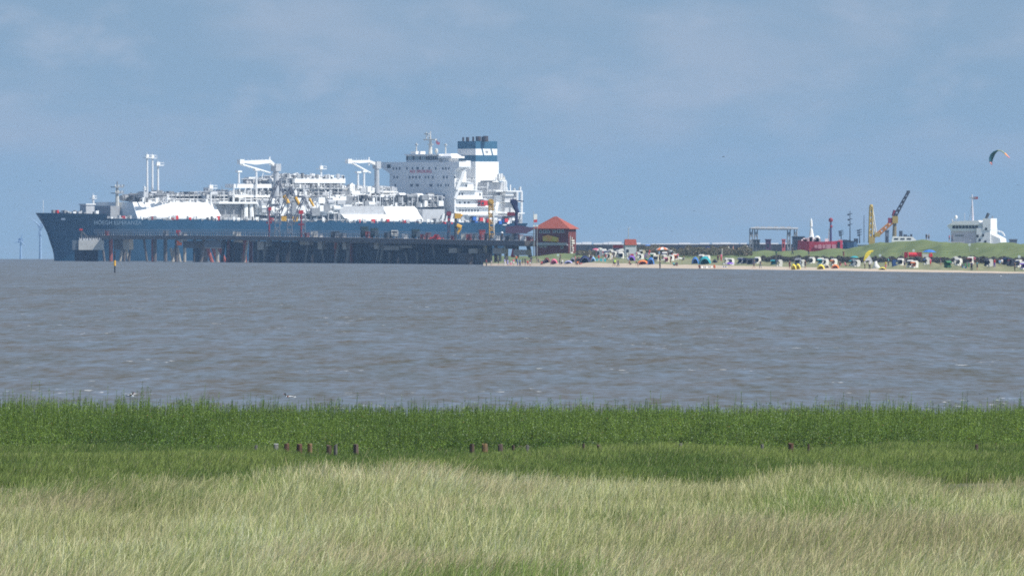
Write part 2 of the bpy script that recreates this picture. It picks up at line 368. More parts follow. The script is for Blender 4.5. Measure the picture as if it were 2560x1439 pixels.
def posts():
    # px, width, top row, height below, colour key
    T = [(640, 9, 1110, .5, 'g', 'grey weathered post, first of the row, left of the white topped one'), (690, 11, 1107, .5, 'w', 'pale grey post with a white top in the left row'),
         (716, 13, 1105, .6, 'o', 'short orange brown post right of the white topped one'), (748, 14, 1107, .9, 'o', 'tallest brown post of the left row, bare down to the sedge'),
         (775, 13, 1106, .5, 'y', 'grey and ochre post right of the tallest brown one'), (822, 14, 1109, .6, 'b', 'broad dark post with a tan side between ochre and pale posts'),
         (839, 9, 1108, .4, 'g', 'thin pale grey post touching the broad dark one'), (889, 14, 1108, .6, 'p', 'pinkish brown post at the right end of the left row'),
         (1180, 12, 1107, .5, 'b', 'dark post in the middle of the green belt, left of an ochre one'), (1212, 14, 1106, .5, 'y', 'dark post with an ochre side, second in the middle row'),
         (1251, 12, 1107, .5, 'p', 'dark and tan post, third in the middle row'), (1283, 7, 1109, .4, 'b', 'thin dark post, fourth in the middle row'),
         (1319, 9, 1109, .4, 'g', 'grey post half hidden, fifth in the middle row'), (1459, 7, 1106, .4, 'b', 'small dark post alone, left of its twin right of centre'),
         (1496, 8, 1108, .4, 'b', 'small dark post, right one of the pair right of centre'), (1701, 9, 1105, .5, 'g', 'pale post above the pale grass dip, far from the others'),
         (1905, 8, 1107, .4, 'g', 'small grey post left of the bright rust orange one'), (1977, 15, 1104, .6, 'o', 'thick rust orange post standing alone at the right'),
         (2021, 6, 1107, .45, 'b', 'very thin dark post right of the rust orange one'), (2442, 9, 1106, .4, 'b', 'low dark stump at the far right of the green belt')]
    mt = {'g': mat('grey_post_wood', (.14, .135, .12), .9, var=.3, scale=8), 'w': mat('pale_post_wood', (.22, .215, .20), .9, var=.2, scale=8), 'o': mat('rust_post_wood', (.15, .075, .04), .9, scale=9, col2=(.06, .045, .04)),
          'y': mat('ochre_post_wood', (.09, .08, .075), .9, scale=6, col2=(.25, .15, .05)), 'b': mat('dark_post_wood', (.05, .045, .04), .9, scale=8, col2=(.13, .09, .06)), 'p': mat('pinkish_post_wood', (.14, .09, .075), .9, scale=8, col2=(.08, .07, .06))}
    rnd = random.Random(4)
    for px, wd, top, hh, ck, lb in T:
        D = 601.0; p = W(px, top + 3, D); r = wd / F * D / 2; h = p.z - float(zfront(p.x, D)) + .3; m = MB(); secs = []
        n = 9; jit = [rnd.uniform(.85, 1.12) for _ in range(n)]
        for q in range(6):
            z = h * q / 5; rr = r * (1.05 - .1 * q / 5)
            secs.append([(rr * jit[i] * math.cos(2 * math.pi * i / n), rr * jit[i] * math.sin(2 * math.pi * i / n), z + (rnd.uniform(-.03, .03) if q == 5 else 0)) for i in range(n)])
        m.loft(secs); ms_ = [mt[ck]]
        if ck == 'w': m.cbox((0, 0, h + .015), (r * 2, r * 1.6, .03), 1); ms_.append(mat('bleached_wood', (.75, .74, .7), .8))
        o = m.build('groyne_post', ms_, loc=(p.x, D, p.z - h)); tag(o, lb, 'post', 'old wooden groyne posts in the marsh')
posts()
# ------------------------------------------------------------------ gas carrier
AH = R(45); cA, sA = math.cos(AH), math.sin(AH)
SB = 7550.0; BX = (99 - 1280) / F * SB; SZ = drop(7650)
def s_of(px, t):             # distance aft of the bow for a photo column, t metres to port of the centre line
    k = (px - 1280) / F; return (k * (SB - t * cA) - BX - t * sA) / (cA - k * sA)
def t_of(px, s):
    k = (px - 1280) / F; return (k * (SB + s * sA) - BX - s * cA) / (sA + k * cA)
def z_of(py, s, t): return HC - (py - Y0) / F * (SB + s * sA - t * cA) - SZ
def SL(px, py, t): s = s_of(px, t); return Vector((s, -t, z_of(py, s, t)))       # local: x aft, y starboard, z up
def SF(px, py, s): t = t_of(px, s); return Vector((s, -t, z_of(py, s, t)))
ship = thing('gas_carrier', 'huge blue hulled gas tanker with white deck trunks and striped funnel moored behind the pier', 'ship', (BX, SB, SZ), AH)
HB = 23.0
LEN = s_of(1319, 20)
def deckz(s): return interp(s, [(0, 21.4), (21.5, 20.9), (22, 18.9), (150, 18.0), (LEN, 16.9)])
def hull():
    secs = []; zs = [0, .08, .2, .4, .6, .8, .93, 1]
    st = [0.0, 1.5, 4, 8, 13, 18, 21.5, 22, 28, 38, 48, 62, 90, 140, 190, 230, LEN - 22, LEN - 12, LEN - 4, LEN]
    for s in st:
        dz = float(deckz(s)); row = []
        for f in zs:
            z = -2 + (dz + 2) * f
            stem = 9.2 * (1 - (max(0, z) / 21.4) ** 1.85)           # raked stem
            u = max(0., (s - stem)) if s > 0 else 0
            e_ = 58 - 26 * f; b = HB * min(1, (u / e_)) ** (.62 - .1 * f) if u > 0 else 0.02
            b = HB * math.sin(min(1, u / e_) * math.pi / 2) ** .75 if u > 0 else .02
            if s > LEN - 30: q = (s - LEN + 30) / 30; b *= 1 - (1 - f) ** 1.3 * q * .75 - .12 * q * q
            xx = max(s, stem) if s < 13 else s
            if s > LEN - 12: xx = s - (1 - f) * 9 * (s - LEN + 12) / 12
            row.append((xx, b, z))
        secs.append([(x, -b, z) for x, b, z in row] + [(x, b, z) for x, b, z in reversed(row)])
    m = MB().loft(secs); return m
h = hull().build('hull', [HULLB], ship, smooth=True); h.data.set_sharp_from_angle(angle=R(40))
h['label'] = 'blue ship hull, darker at the raked bow'
def text(name, s, size, material, loc, rot, parent, ext=.05, spacing=1.0):
    cu = bpy.data.curves.new(name, 'FONT'); cu.body = s; cu.size = size; cu.extrude = ext; cu.align_x = 'CENTER'; cu.align_y = 'CENTER'; cu.space_character = spacing; cu.resolution_u = 2
    o = bpy.data.objects.new(name, cu); C.objects.link(o); dg = bpy.context.evaluated_depsgraph_get(); me = bpy.data.meshes.new_from_object(o.evaluated_get(dg))
    bpy.data.objects.remove(o); bpy.data.curves.remove(cu); me.materials.clear(); me.materials.append(material)
    q = bpy.data.objects.new(name, me); C.objects.link(q); q.location = loc; q.rotation_euler = rot; q.parent = parent; return q
def hull_b(s, f=.93):
    e_ = 58 - 26 * f; return HB * math.sin(min(1, s / e_) * math.pi / 2) ** .75
TXT = mat('faded_lettering', (.12, .18, .24), .7, var=.2)
# name on the flaring bow: sits on the plate it is painted on
sn = s_of(292, 21.5); tb = hull_b(sn, .86); slope = math.atan2(hull_b(sn + 8, .86) - hull_b(sn - 8, .86), 16)
text('ship_name', 'HÖEGH ESPERANZA', 2.6, TXT, (sn, -tb - .45, z_of(557, sn, 21)), (R(90), 0, -slope), ship, .08, 1.0)
for px_, py_ in ((121, 547),):
    pp = SL(px_, py_, 6); MB().box((-.9, -.15, -.5), (.9, .15, .5)).build('bow_emblem', [mat('emblem_white', (.6, .65, .7))], h, loc=(7.2, -hull_b(4.5, .95) - .5, z_of(547, 6, 5)), rz=-.9)
# -------- trunk deck (white prismatic raised deck)
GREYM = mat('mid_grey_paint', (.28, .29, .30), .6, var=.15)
zt = z_of(505, s_of(400, 17), 17); zd0 = 18.6
def trunk(s0, s1, wt=17.0, wb=22.3, front=False, zt_=None, back=False):
    secs = []
    zt_ = zt_ or zt
    def sec(s, a, b, z0, z1): return [(s, -b, z0), (s, -b, z0 + 1.2), (s, -a, z1), (s, a, z1), (s, b, z0 + 1.2), (s, b, z0)]
    zd = float(deckz(s0 + 5)) - .3; zd1 = float(deckz(s1)) - .3
    if front: secs += [sec(s0 - 1.6, 12.5, 15.5, zd, zt_), sec(s0 + 4, 13.2, 16.5, zd, zt_), sec(s0 + 17, wt, wb, zd, zt_)]
    else: secs += [sec(s0, wt, wb, zd, zt_)]
    if back: secs += [sec(s1 - 6, wt, wb, zd1, zt_), sec(s1, wt - 4, wb - 5, zd1, zt_ - .3)]
    else: secs += [sec(s1, wt, wb, zd1, zt_)]
    return MB().loft(secs)
TW = mat('trunk_white_paint', (.82, .82, .80), .5, var=.04, scale=.15)
sA0 = s_of(338, 12.5); sA1 = s_of(546, 20); sB0 = s_of(855, 20); sB1 = s_of(1072, 20); sB2 = s_of(1100, 20)
trunk(sA0, sA1, front=True).build('forward_trunk_deck', [TW], ship)
zb_ = z_of(515, s_of(960, 17), 17)
trunk(sB0 + 28, sB1, back=True, zt_=zb_).build('aft_trunk_deck', [TW], ship)
trunk(sB0, sB0 + 27.9, wt=19.8, zt_=z_of(536, sB0 + 10, 20)).build('lower_trunk_deck', [TW], ship)
MB().box((sB0 - 1, -18.6, 16), (sB0 + 27.8, 18.6, zb_)).build('shaded_trunk_wall', [LGREY], ship)  # shade on the white trunk put into a light grey wall colour
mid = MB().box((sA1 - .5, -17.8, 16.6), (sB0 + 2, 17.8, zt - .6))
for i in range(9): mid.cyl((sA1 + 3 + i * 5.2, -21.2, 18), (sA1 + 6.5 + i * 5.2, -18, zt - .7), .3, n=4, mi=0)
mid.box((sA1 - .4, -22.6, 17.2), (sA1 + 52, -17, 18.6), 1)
mid.build('recessed_trunk_wall', [GREYM, WHITE], ship)  # shade under the overhanging walkway put into the grey wall colour
MB().box((sA1 - 1.2, -21.5, zt - .7), (sA1 + 38, 17.5, zt + .15)).build('side_walkway', [WHITE], ship)
MB().box((sA0 - 9, -6, 19), (sA0 - 1.8, 11, 24.5), taper=.8).build('forward_deckhouse', [GREYM], ship)
# -------- the cluttered machinery on deck
def clutter(s0, s1, t0, t1, z0, z1, n, seed, mi=(0, 1, 2), step=5.0):
    r = random.Random(seed); m = MB(); x = s0
    while x < s1:                      # portal frames
        for t in (t0, t1): m.cyl((x, -t, z0), (x, -t, z1), .28, n=4, mi=mi[r.randrange(2)])
        m.cyl((x, -t0, z1 - .3), (x, -t1, z1 - .3), .25, n=4, mi=mi[0]); x += step * r.uniform(.8, 1.2)
    for i in range(n):
        x = r.uniform(s0, s1); t = r.uniform(t0, t1); z = r.uniform(z0, z1); k = r.random()
        if k < .38: L = r.uniform(3, 14); m.cyl((x, -t, z), (min(s1, x + L), -t, z), r.uniform(.15, .5), n=6, mi=mi[r.randrange(3)])
        elif k < .6: m.cyl((x, -t, z0 + (z - z0) * .3), (x, -t, min(z1 + .6, z + r.uniform(1, 3))), r.uniform(.15, .4), n=6, mi=mi[r.randrange(3)])
        elif k < .8: a, b, c = r.uniform(.6, 2.6), r.uniform(.6, 2.0), r.uniform(.5, 1.8); m.box((x - a, -t - b, z - c), (x + a, -t + b, z + c), mi[r.randrange(3)])
        elif k < .9: m.cyl((x - 2, -t, z), (x + 2, -t, z), r.uniform(.7, 1.4), n=10, mi=mi[r.randrange(2)])
        else: m.cyl((x, -t, z), (x + r.uniform(-4, 4), -t, z + r.uniform(-3, 3)), .2, n=4, mi=mi[r.randrange(3)])
    return m
CM = [WHITE, LGREY, GREY, DGREY, CREAM, RED]
def rack(name, px0, px1, t, tw, ytop, ybot, n, seed, mi=(0, 1, 2), step=5.0):
    s0 = s_of(px0, t); s1 = s_of(px1, t); sm = (s0 + s1) / 2
    return clutter(s0, s1, t - tw, t, z_of(ybot, sm, t), z_of(ytop, sm, t), n, seed, mi, step).build(name, CM, ship)
rack('pipe_rack', 362, 556, 12, 14, 485, 504, 150, 1, (1, 2, 3), 3.2)
m = MB(); a = SL(360, 489, 10); b = SL(556, 487, 10)
for dz in (0, -1.6, -2.6): m.box((a.x, -14, a.z + dz), (b.x, -8, a.z + dz + .3), 0)
m.build('pipe_gangway', [WHITE], ship)
rack('piping', 560, 700, 15, 18, 478, 506, 190, 3, (0, 1, 2), 6)
rack('regasification_module', 690, 862, 13, 22, 446, 506, 640, 4, (0, 1, 2), 4)
m = MB(); a = SL(735, 447, 13); b = SL(862, 449, 13); m.box((a.x, -13.4, a.z - 1.9), (b.x, 8, a.z + .3), 0); a = SL(705, 470, 13); m.box((a.x, -13.2, a.z - .5), (b.x, 8, a.z), 0)
a = SL(705, 488, 13); m.box((a.x, -13.3, a.z - .4), (b.x + 4, 8, a.z), 1)
r = random.Random(12)
for i in range(26):
    q = SL(r.uniform(735, 858), 446, r.uniform(0, 13)); m.cyl((q.x, q.y, q.z), (q.x, q.y, q.z + r.uniform(.8, 2.6)), r.uniform(.3, 1.0), n=8, mi=0)
m.build('module_roof', [WHITE, LGREY], ship)
def mass(px0, px1, t, y0, y1, mi, name='module_casing'):
    a = SL(px0, y0, t); b = SL(px1, y1, t); MB().box((a.x, -t + .4, b.z), (b.x, -t + 14, a.z)).build(name, [mi], ship)
mass(700, 860, 12.2, 450, 470, GREYM); mass(695, 862, 12.0, 472, 506, GREYM); mass(702, 742, 7.5, 441, 449, LGREY); mass(590, 690, 13, 488, 506, GREYM); mass(880, 1105, 15, 497, 514, GREY); mass(655, 848, 19, 512, 530, LGREY); mass(366, 552, 10, 490, 503, GREY); mass(880, 992, 10, 472, 496, LGREY)
rack('upper_module', 700, 745, 8, 10, 438, 448, 40, 6, (0, 1, 2), 3)
rack('deck_piping', 705, 1110, 17, 18, 492, 514, 420, 7, (1, 2, 3), 4)
rack('small_module', 875, 995, 12, 14, 468, 492, 130, 8, (0, 0, 1), 4)
m = MB(); a = SL(878, 480, 12.3); b = SL(935, 480, 12.3); m.box((a.x, -12.5, a.z - 2), (b.x, 2, a.z + .6)); a = SL(950, 487, 12); b = SL(996, 488, 12); m.box((a.x, -12.5, a.z - .5), (b.x, 2, a.z + .2))
q = SL(878, 470, 5); m.cyl((q.x, q.y, q.z - 8), (q.x, q.y, q.z + 1), .8, n=8); m.ell((q.x, q.y, q.z + 1.2), (1.2, 1.2, 1.2)); m.build('module_platform', [WHITE], ship)
# manifold platform with cargo valves
rack('cargo_manifold', 650, 850, 22, 5, 510, 532, 330, 9, (0, 0, 1), 3.5)
m = MB(); a = SL(690, 531, 22.5); b = SL(850, 536, 22.5); m.box((a.x - 6, -22.9, a.z - .4), (b.x, -15, a.z), 0)
for i in range(12): x = a.x + (b.x - a.x) * i / 11; m.cyl((x, -22.5, 17.5), (x, -22.5, a.z), .22, n=4); m.cyl((x, -22.5, a.z), (x, -22.5, a.z + 1.2), .1, n=4)
m.box((a.x, -22.55, a.z + 1.1), (b.x, -22.45, a.z + 1.25)); m.build('manifold_platform', [WHITE], ship)
for i, px_ in enumerate((664, 680, 702, 716, 738, 752, 764)):
    q = SL(px_, 522 + (i % 2) * 4, 22); MB().cyl((0, .6, 0), (0, -1.4, 0), 1.6 + .3 * (i % 3), n=10).cyl((0, -1.4, 0), (0, -1.9, 0), 1.2, n=10).build('manifold_valve', [WHITE], ship, loc=q)
m = MB(); a = SL(815, 511, 22); m.box((a.x, -22.6, a.z - 3.4), (a.x + 8, -18, a.z)); m.build('manifold_cabin', [WHITE], ship)
m = MB(); a = SL(614, 514, 21); m.cyl((a.x, -21, 18), (a.x + 2, -19, a.z + 1), 1.0, n=6); m.cyl((a.x + 4, -21, 18), (a.x + 5, -19, a.z + 1), 1.0, n=6); m.build('support_frame', [WHITE], ship)
# -------- masts
def post(name, px, ytop, ybot, t, r0, plat=0.0, arms=0):
    q = SL(px, ytop, t); b = SL(px, ybot, t); m = MB().cyl((q.x, q.y, b.z - 1), (q.x, q.y, q.z), r0 * 1.25, r0, n=8)
    if plat:
        for zz in ([q.z - .8] if arms < 2 else [q.z - .8, q.z - 3.6]):
            m.box((q.x - plat, q.y - plat * .7, zz - .15), (q.x + plat, q.y + plat * .7, zz + .15))
            for k in range(5): xx = q.x - plat + 2 * plat * k / 4; m.cyl((xx, q.y - plat * .7, zz), (xx, q.y - plat * .7, zz + 1.2), .09, n=4)
            m.cyl((q.x - plat, q.y - plat * .7, zz + 1.2), (q.x + plat, q.y - plat * .7, zz + 1.2), .09, n=4)
            m.box((q.x - plat * .4, q.y - .4, zz + .2), (q.x + plat * .4, q.y + .4, zz + 1.5))
    m.cyl((q.x, q.y, q.z), (q.x, q.y, q.z + 1.8), .12, n=4); return m.build(name, [WHITE], ship)
post('vent_mast', 368, 390, 486, 5, .42, 1.7); post('vent_mast', 381, 391, 484, 3, .42, 1.7); post('vent_mast', 395, 409, 480, 0, .42, 2.2)
post('light_mast', 527, 466, 506, 18, .35, 2.4); post('light_mast', 803, 418, 470, 12, .4, 2.0); post('light_mast', 825, 480, 512, 20, .4, .8)
post('light_mast', 361, 470, 505, 16, .3, .6); post('small_mast', 233, 492, 535, 0, .5, 1.3, 1)
m = MB(); q = SL(293, 466, 4); m.cyl((q.x, q.y, 23), (q.x, q.y, q.z), 1.1, .6, n=8)
for zz, w_ in ((q.z - .3, 2.6), (q.z - 3.0, 2.4)):
    m.box((q.x - w_, q.y - 1.6, zz - .2), (q.x + w_, q.y + 1.6, zz + .2), 1)
    for k in range(6): m.box((q.x - w_ + k * w_ * .4 - .15, q.y - 1.6, zz + .2), (q.x - w_ + k * w_ * .4 + .25, q.y - 1.4, zz + 1.1), k % 2)
m.cyl((q.x, q.y, q.z), (q.x, q.y, q.z + 2.2), .3, n=6, mi=1); m.build('foremast', [CREAM, GREY], ship)
# windlass gear and small fittings on the forecastle
m = MB(); r = random.Random(31)
for i in range(42):
    px_ = r.uniform(140, 330); q = SL(px_, 545 if px_ > 255 else 537, r.uniform(2, 10) if px_ < 250 else 20); q.z = float(deckz(q.x)); hh = r.uniform(.5, 1.5)
    if abs(q.y) > hull_b(q.x) - 1: q.y = -(hull_b(q.x) - 1.5)
    m.box((q.x - r.uniform(.3, 1.2), q.y - .6, q.z), (q.x + r.uniform(.3, 1.2), q.y + .6, q.z + hh), r.choice([0, 1, 1, 2, 2, 3]))
m.build('mooring_gear', [WHITE, LGREY, GREY, RED], ship)
m = MB(); r = random.Random(33)
q = SL(218, 512, 3); m.box((q.x - 2.6, q.y - 2, 20), (q.x + 2.6, q.y + 2, q.z), 1); m.box((q.x - 3, q.y - 2.4, q.z), (q.x + 3, q.y + 2.4, q.z + .5), 0); m.build('windlass_house', [WHITE, LGREY], ship)
MB().cyl((2.2, 0, 21), (2.2, 0, 27), .12, n=5).build('jackstaff', [WHITE], ship)
# -------- deck cranes
def crane(px, t, ytop, ybot, r0, nose, elbow, lo0, lo1, sup, wide):
    s = s_of(px, t); m = MB(); z0 = z_of(ybot, s, t); z1 = z_of(ytop, s, t); m.cyl((s, -t, z0), (s, -t, z1), r0 * 1.15, r0, n=12)
    m.box((s - r0 * 1.3, -t - r0 * 1.3, z1 - 2.5), (s + r0 * 1.3, -t + r0 * 1.3, z1 + .8), 0); o = m.build('deck_crane', [LGREY if wide else WHITE], ship)
    A = SL(nose[0], nose[1], t); E = SL(elbow[0], elbow[1], t); b = MB()
    d = wide; b.add([(A.x, -t - .7, A.z), (E.x, -t - .7, E.z), (s, -t - .7, z1), (s, -t - .7, z1 - 1.4), (E.x, -t - .7, E.z - d * .8), ((A.x + E.x) / 2, -t - .7, (A.z + E.z) / 2 - d), (A.x, -t - .7, A.z - .9),
             (A.x, -t + .7, A.z), (E.x, -t + .7, E.z), (s, -t + .7, z1), (s, -t + .7, z1 - 1.4), (E.x, -t + .7, E.z - d * .8), ((A.x + E.x) / 2, -t + .7, (A.z + E.z) / 2 - d), (A.x, -t + .7, A.z - .9)],
            [tuple(range(7)), tuple(range(13, 6, -1))] + [(i, i + 7, (i + 1) % 7 + 7, (i + 1) % 7) for i in range(7)])
    P = SL(lo0[0], lo0[1], t); Q = SL(lo1[0], lo1[1], t); b.cyl((P.x, P.y, P.z), (Q.x, Q.y, Q.z), .55, .4, n=6)
    b.box((A.x - 1.4, -t - 1, A.z - 1.4), (A.x + 1.2, -t + 1, A.z + .6)); b.cyl((E.x, -t, E.z - 2.4), (E.x, -t, E.z + 1.3), .35, n=6)
    for k in range(9): x = A.x + (E.x - A.x) * k / 8; b.cyl((x, -t, A.z), (x, -t, A.z + 1.0), .09, n=4)
    b.build('crane_boom', [WHITE], o)
    for px_, y0_, y1_ in sup:
        q = SL(px_, y0_, t); g = SL(px_, y1_, t); MB().cyl((q.x, -t, g.z), (q.x, -t, q.z), .55, .45, n=8).box((q.x - 1.3, -t - .8, q.z - .5), (q.x + 1.3, -t + .8, q.z + .3)).build('boom_rest', [WHITE], ship)
crane(690, 16, 414, 505, 1.25, (602, 402), (674, 399), (600, 410), (675, 432), [(597, 428, 458), (641, 424, 486)], 2.0)
crane(942, 12, 408, 484, 1.05, (872, 401), (922, 400), (873, 404), (926, 432), [(895, 430, 474), (910, 428, 474)], 1.4)
m = MB(); a = SL(582, 462, 14); b = SL(682, 464, 14); m.box((a.x, -15, a.z - 1.4), (b.x, -9, a.z + .4)); a2 = SL(582, 476, 14)
for k in range(8): x = a.x + (b.x - a.x) * k / 7; m.cyl((x, -14.6, zt - 1), (x, -14.6, a.z), .35, n=6)
m.box((a.x, -15.2, zt + 2.2), (a.x + 22, -9, zt + 3.4)); m.build('crane_platform', [WHITE], ship)
# -------- bridge house
s1 = s_of(1141, 22.6); t_l = t_of(978, s1)
SUPW = mat('superstructure_white', (.80, .80, .79), .5, var=.05, scale=.2)
zdk = 16.5; zbr = z_of(405, s1, 0)
sup = MB()
def tier(y0_, y1_, pxe, slab=True, tt=22.4, m=None):
    za = z_of(y0_, s1, 22); zb = z_of(y1_, s1, 22); se = s_of(pxe, tt); (m or sup).box((s1 + .4, -tt + 1.6, zb), (se, tt - 1.6, za - .25))
    if slab: (m or sup).box((s1 + .4, -tt, zb - .15), (se + 1.2, tt - 1, zb + .2))
    return se
t5 = tier(405, 424, 1163); t4 = tier(424, 455, 1172); t3 = tier(455, 475, 1190); t2 = tier(475, 497, 1212); t1_ = tier(497, 517, 1228); t0_ = tier(517, 536, 1240); tier(536, 562, 1262)
fw = MB(); tL, tR = t_l, 22.4       # front bulkhead, one flat wall across the whole ship
fw.box((s1 - .4, -tR + .6, zdk), (s1 + .4, -tL, zbr)); sup.box((s1 + .3, -tL - 3, zdk), (s1 + 10, -tL + -.5, zbr - .3))
front = fw.build('front_bulkhead', [SUPW], ship)
o_sup = sup.build('bridge_house', [SUPW], ship)
a = SF(954, 405, s1); b = SF(978, 437, s1); c_ = SF(956, 418, s1)
for sgn in (1, -1):
    wing = MB(); ya, yb = (a.y, b.y) if sgn == 1 else (-a.y + .8, -b.y + .8)
    P = [(ya, zbr), (yb - sgn * .5, zbr), (yb - sgn * .5, b.z), (ya, c_.z)]
    wing.add([(s1 - .5, p[0], p[1]) for p in P] + [(s1 + 7, p[0], p[1]) for p in P], [(0, 1, 2, 3), (7, 6, 5, 4), (0, 4, 5, 1), (1, 5, 6, 2), (2, 6, 7, 3), (3, 7, 4, 0)])
    wing.build('bridge_wing', [SUPW], ship)
whz = z_of(388, s1, 0); a = SF(1016, 405, s1 + 1); b = SF(1098, 405, s1 + 1)
wh = MB().box((s1 + .8, a.y, zbr), (s1 + 11, b.y, whz), 0); wh.box((s1 + .2, a.y + .5, whz), (s1 + 11.5, b.y - .5, whz + .5)); wo_ = wh.build('wheelhouse', [SUPW], ship)
n = 15
for i in range(n):
    y_ = a.y + (b.y - a.y) * (i + .5) / n; dark = .55 < i / n < .99 or i % 3 == 0
    MB().box((s1 + .68, y_ - .55, zbr + .9), (s1 + .83, y_ + .55, whz - .4)).build('window', [GLASS if dark else mat('pale_glass', (.25, .33, .36), .2)], wo_)
c2_ = MB(); a = SF(1103, 405, s1 + 2); b = SF(1131, 405, s1 + 2); zz = z_of(392, s1, 22); c2_.box((s1 + 2, a.y - .3, zbr), (s1 + 8, b.y + 2, zz)); c2_.box((s1 + .5, a.y + .8, zz - .6), (s1 + 9, b.y - .8, zz + .3)); c2_.add([(s1 + 1, a.y, zz + .3), (s1 + 1, b.y, zz + .3), (s1 + 8, b.y, zz + .3), (s1 + 8, a.y, zz + .3), (s1 + 3, a.y - 2, zz + 1.5), (s1 + 3, b.y + 2, zz + 1.5), (s1 + 7, b.y + 2, zz + 1.5), (s1 + 7, a.y - 2, zz + 1.5)],
   [(0, 1, 5, 4), (1, 2, 6, 5), (2, 3, 7, 6), (3, 0, 4, 7), (4, 5, 6, 7)]); c2_.build('port_bridge_cabin', [SUPW], ship)
m = MB().box((s1 + 2, SF(1019, 400, s1).y, whz + .5), (s1 + 8, SF(1032, 400, s1).y, whz + 1.8)); m.build('roof_box', [WHITE], ship)
wins = [(x, 421) for x in (985, 993, 1001, 1019, 1033, 1047, 1059, 1075, 1091, 1109, 1116, 1124)] + [(x, 443) for x in (987, 995, 1026, 1034, 1042, 1051, 1065, 1073, 1084, 1111, 1119, 1139)] + \
       [(x, 463) for x in (990, 1029, 1032, 1043, 1047, 1077, 1081, 1097, 1104, 1116, 1123)] + [(1044, 421), (1036, 487), (1080, 487), (1112, 489)]
for x, y in wins:
    q = SF(x, y, s1); MB().box((s1 - .52, q.y - .40, q.z - .55), (s1 - .38, q.y + .40, q.z + .55)).build('window', [mat('cabin_glass', (.13, .155, .19), .3)], front)
q = SF(974, 416, s1); MB().box((s1 - .62, q.y - 1.1, q.z - .8), (s1 - .5, q.y + 1.1, q.z + .8)).build('window', [GLASS], front)
q = SF(1054, 429, s1); text('warning_letters', 'NO SMOKING', 2.0, mat('red_letters', (.62, .06, .12), .6), (s1 - .45, q.y, q.z), (R(90), 0, R(-90)), front, .08, 1.15)
for (x, y) in [(1148, 485), (1156, 485), (1200, 486), (1150, 507), (1162, 507), (1172, 507)] + [(1150 + k * 7.5, 527) for k in range(7)] + [(1180, 447), (1166, 465)]:
    q = SL(x, y, 20.9)
    MB().box((q.x - .4, -20.98, q.z - .5), (q.x + .4, -20.7, q.z + .5)).build('window', [GLASS], o_sup)
# port tiers: balcony rails, inclined ladders
m = MB(); r = random.Random(5)
for y_, e_ in ((424, t4), (455, t3), (475, t2), (497, t1_), (517, t0_), (536, s_of(1262, 22))):
    z = z_of(y_, s1, 22) + .2
    for k in range(int((e_ - s1) / 1.6)): m.cyl((s1 + 1 + k * 1.6, -22.3, z), (s1 + 1 + k * 1.6, -22.3, z + 1.1), .09, n=4)
    m.box((s1 + .5, -22.4, z + 1.0), (e_ + 1, -22.25, z + 1.2))
for y0_, y1_, x0, x1 in ((418, 455, 1162, 1152), (455, 475, 1150, 1142), (475, 497, 1146, 1138)):
    A = SL(x0, y0_, 23.2); B = SL(x1, y1_, 23.2); m.cyl(A, B, .8, n=4)
m.build('deck_railing', [WHITE], ship)
q = SL(1195, 508, 20.8); q2 = SL(1214, 508, 20.8)
rb = MB().box((q.x, -22.6, q.z - 1.0), (q2.x, -20.4, q.z + 1.1)); rb.build('rescue_boat', [RED], ship)
for xx in (1199, 1207): g = SL(xx, 508, 22.7); MB().box((g.x - .7, -22.75, g.z - .6), (g.x + .7, -22.55, g.z + .6)).build('hatch', [GLASS], ship)
# -------- funnel
fs = s_of(1189, 8.2); fe = s_of(1243, 8.2); tL_ = t_of(1144, fs)
zf = [z_of(y, fs, 8) for y in (353, 372, 388, 404, 560)]
def fb(z0, z1, mi, m): m.box((fs, -8.2, z0), (fe, -tL_, z1), mi)
fun = MB(); fb(zf[1] + .02, zf[0], 0, fun); fb(zf[2] + .02, zf[1], 1, fun); fb(zf[3] + .02, zf[2], 0, fun); fun.box((fs - .01, -8.2, zdk), (fe + 1, -tL_ - 4, zf[3]), 1)
fo = fun.build('funnel', [FUNB, WHITE], ship)
for xa, xb in ((1203.5, 1206.5), (1226, 1229)):
    a = SL(xa, 372, 8.2); b = SL(xb, 372, 8.2); c3 = SL(xa + 4, 388, 8.2); d3 = SL(xb + 4, 388, 8.2)
    MB().add([(a.x, -8.26, zf[1]), (b.x, -8.26, zf[1]), (d3.x, -8.26, zf[2]), (c3.x, -8.26, zf[2]), (a.x, -8.1, zf[1]), (b.x, -8.1, zf[1]), (d3.x, -8.1, zf[2]), (c3.x, -8.1, zf[2])], [(0, 1, 2, 3), (7, 6, 5, 4), (0, 4, 5, 1), (1, 5, 6, 2), (2, 6, 7, 3), (3, 7, 4, 0)]).build('funnel_stripe', [FUNB], fo)
q = SL(1217, 380, 8.2); MB().cbox((0, 0, 0), (1.5, .12, .35)).cbox((-.45, 0, 0), (.3, .13, 1.2)).cbox((.45, 0, 0), (.3, .13, 1.2)).build('funnel_emblem', [GREY], fo, loc=(q.x, -8.25, q.z))
for px_, w_, yt in ((1158, .45, 343), (1169, .75, 343), (1183, .45, 342), (1196, 1.2, 341), (1208, .8, 342), (1214, 1.2, 340)):
    q = SF(px_, yt, fs + 5); m = MB().cyl((fs + 5, q.y, zf[0] - .2), (fs + 5, q.y, q.z), w_, n=10, mi=0); m.build('exhaust_pipe', [mat('sooty_steel', (.07, .06, .065), .7, var=.4)], fo)
q = SL(1148, 391, t_of(1148, fs)); MB().box((fs - 2.5, q.y - 1.2, zf[3] + 1.5), (fs, q.y + 1.2, zf[2] - .3)).build('funnel_platform', [WHITE], fo)
m = MB(); q = SF(1156, 411, s1 + 9); m.box((s1 + 9, q.y - 2.2, zbr - 3), (s1 + 12, q.y + 2.2, zbr + .6)); m.build('vent_house', [WHITE], ship)
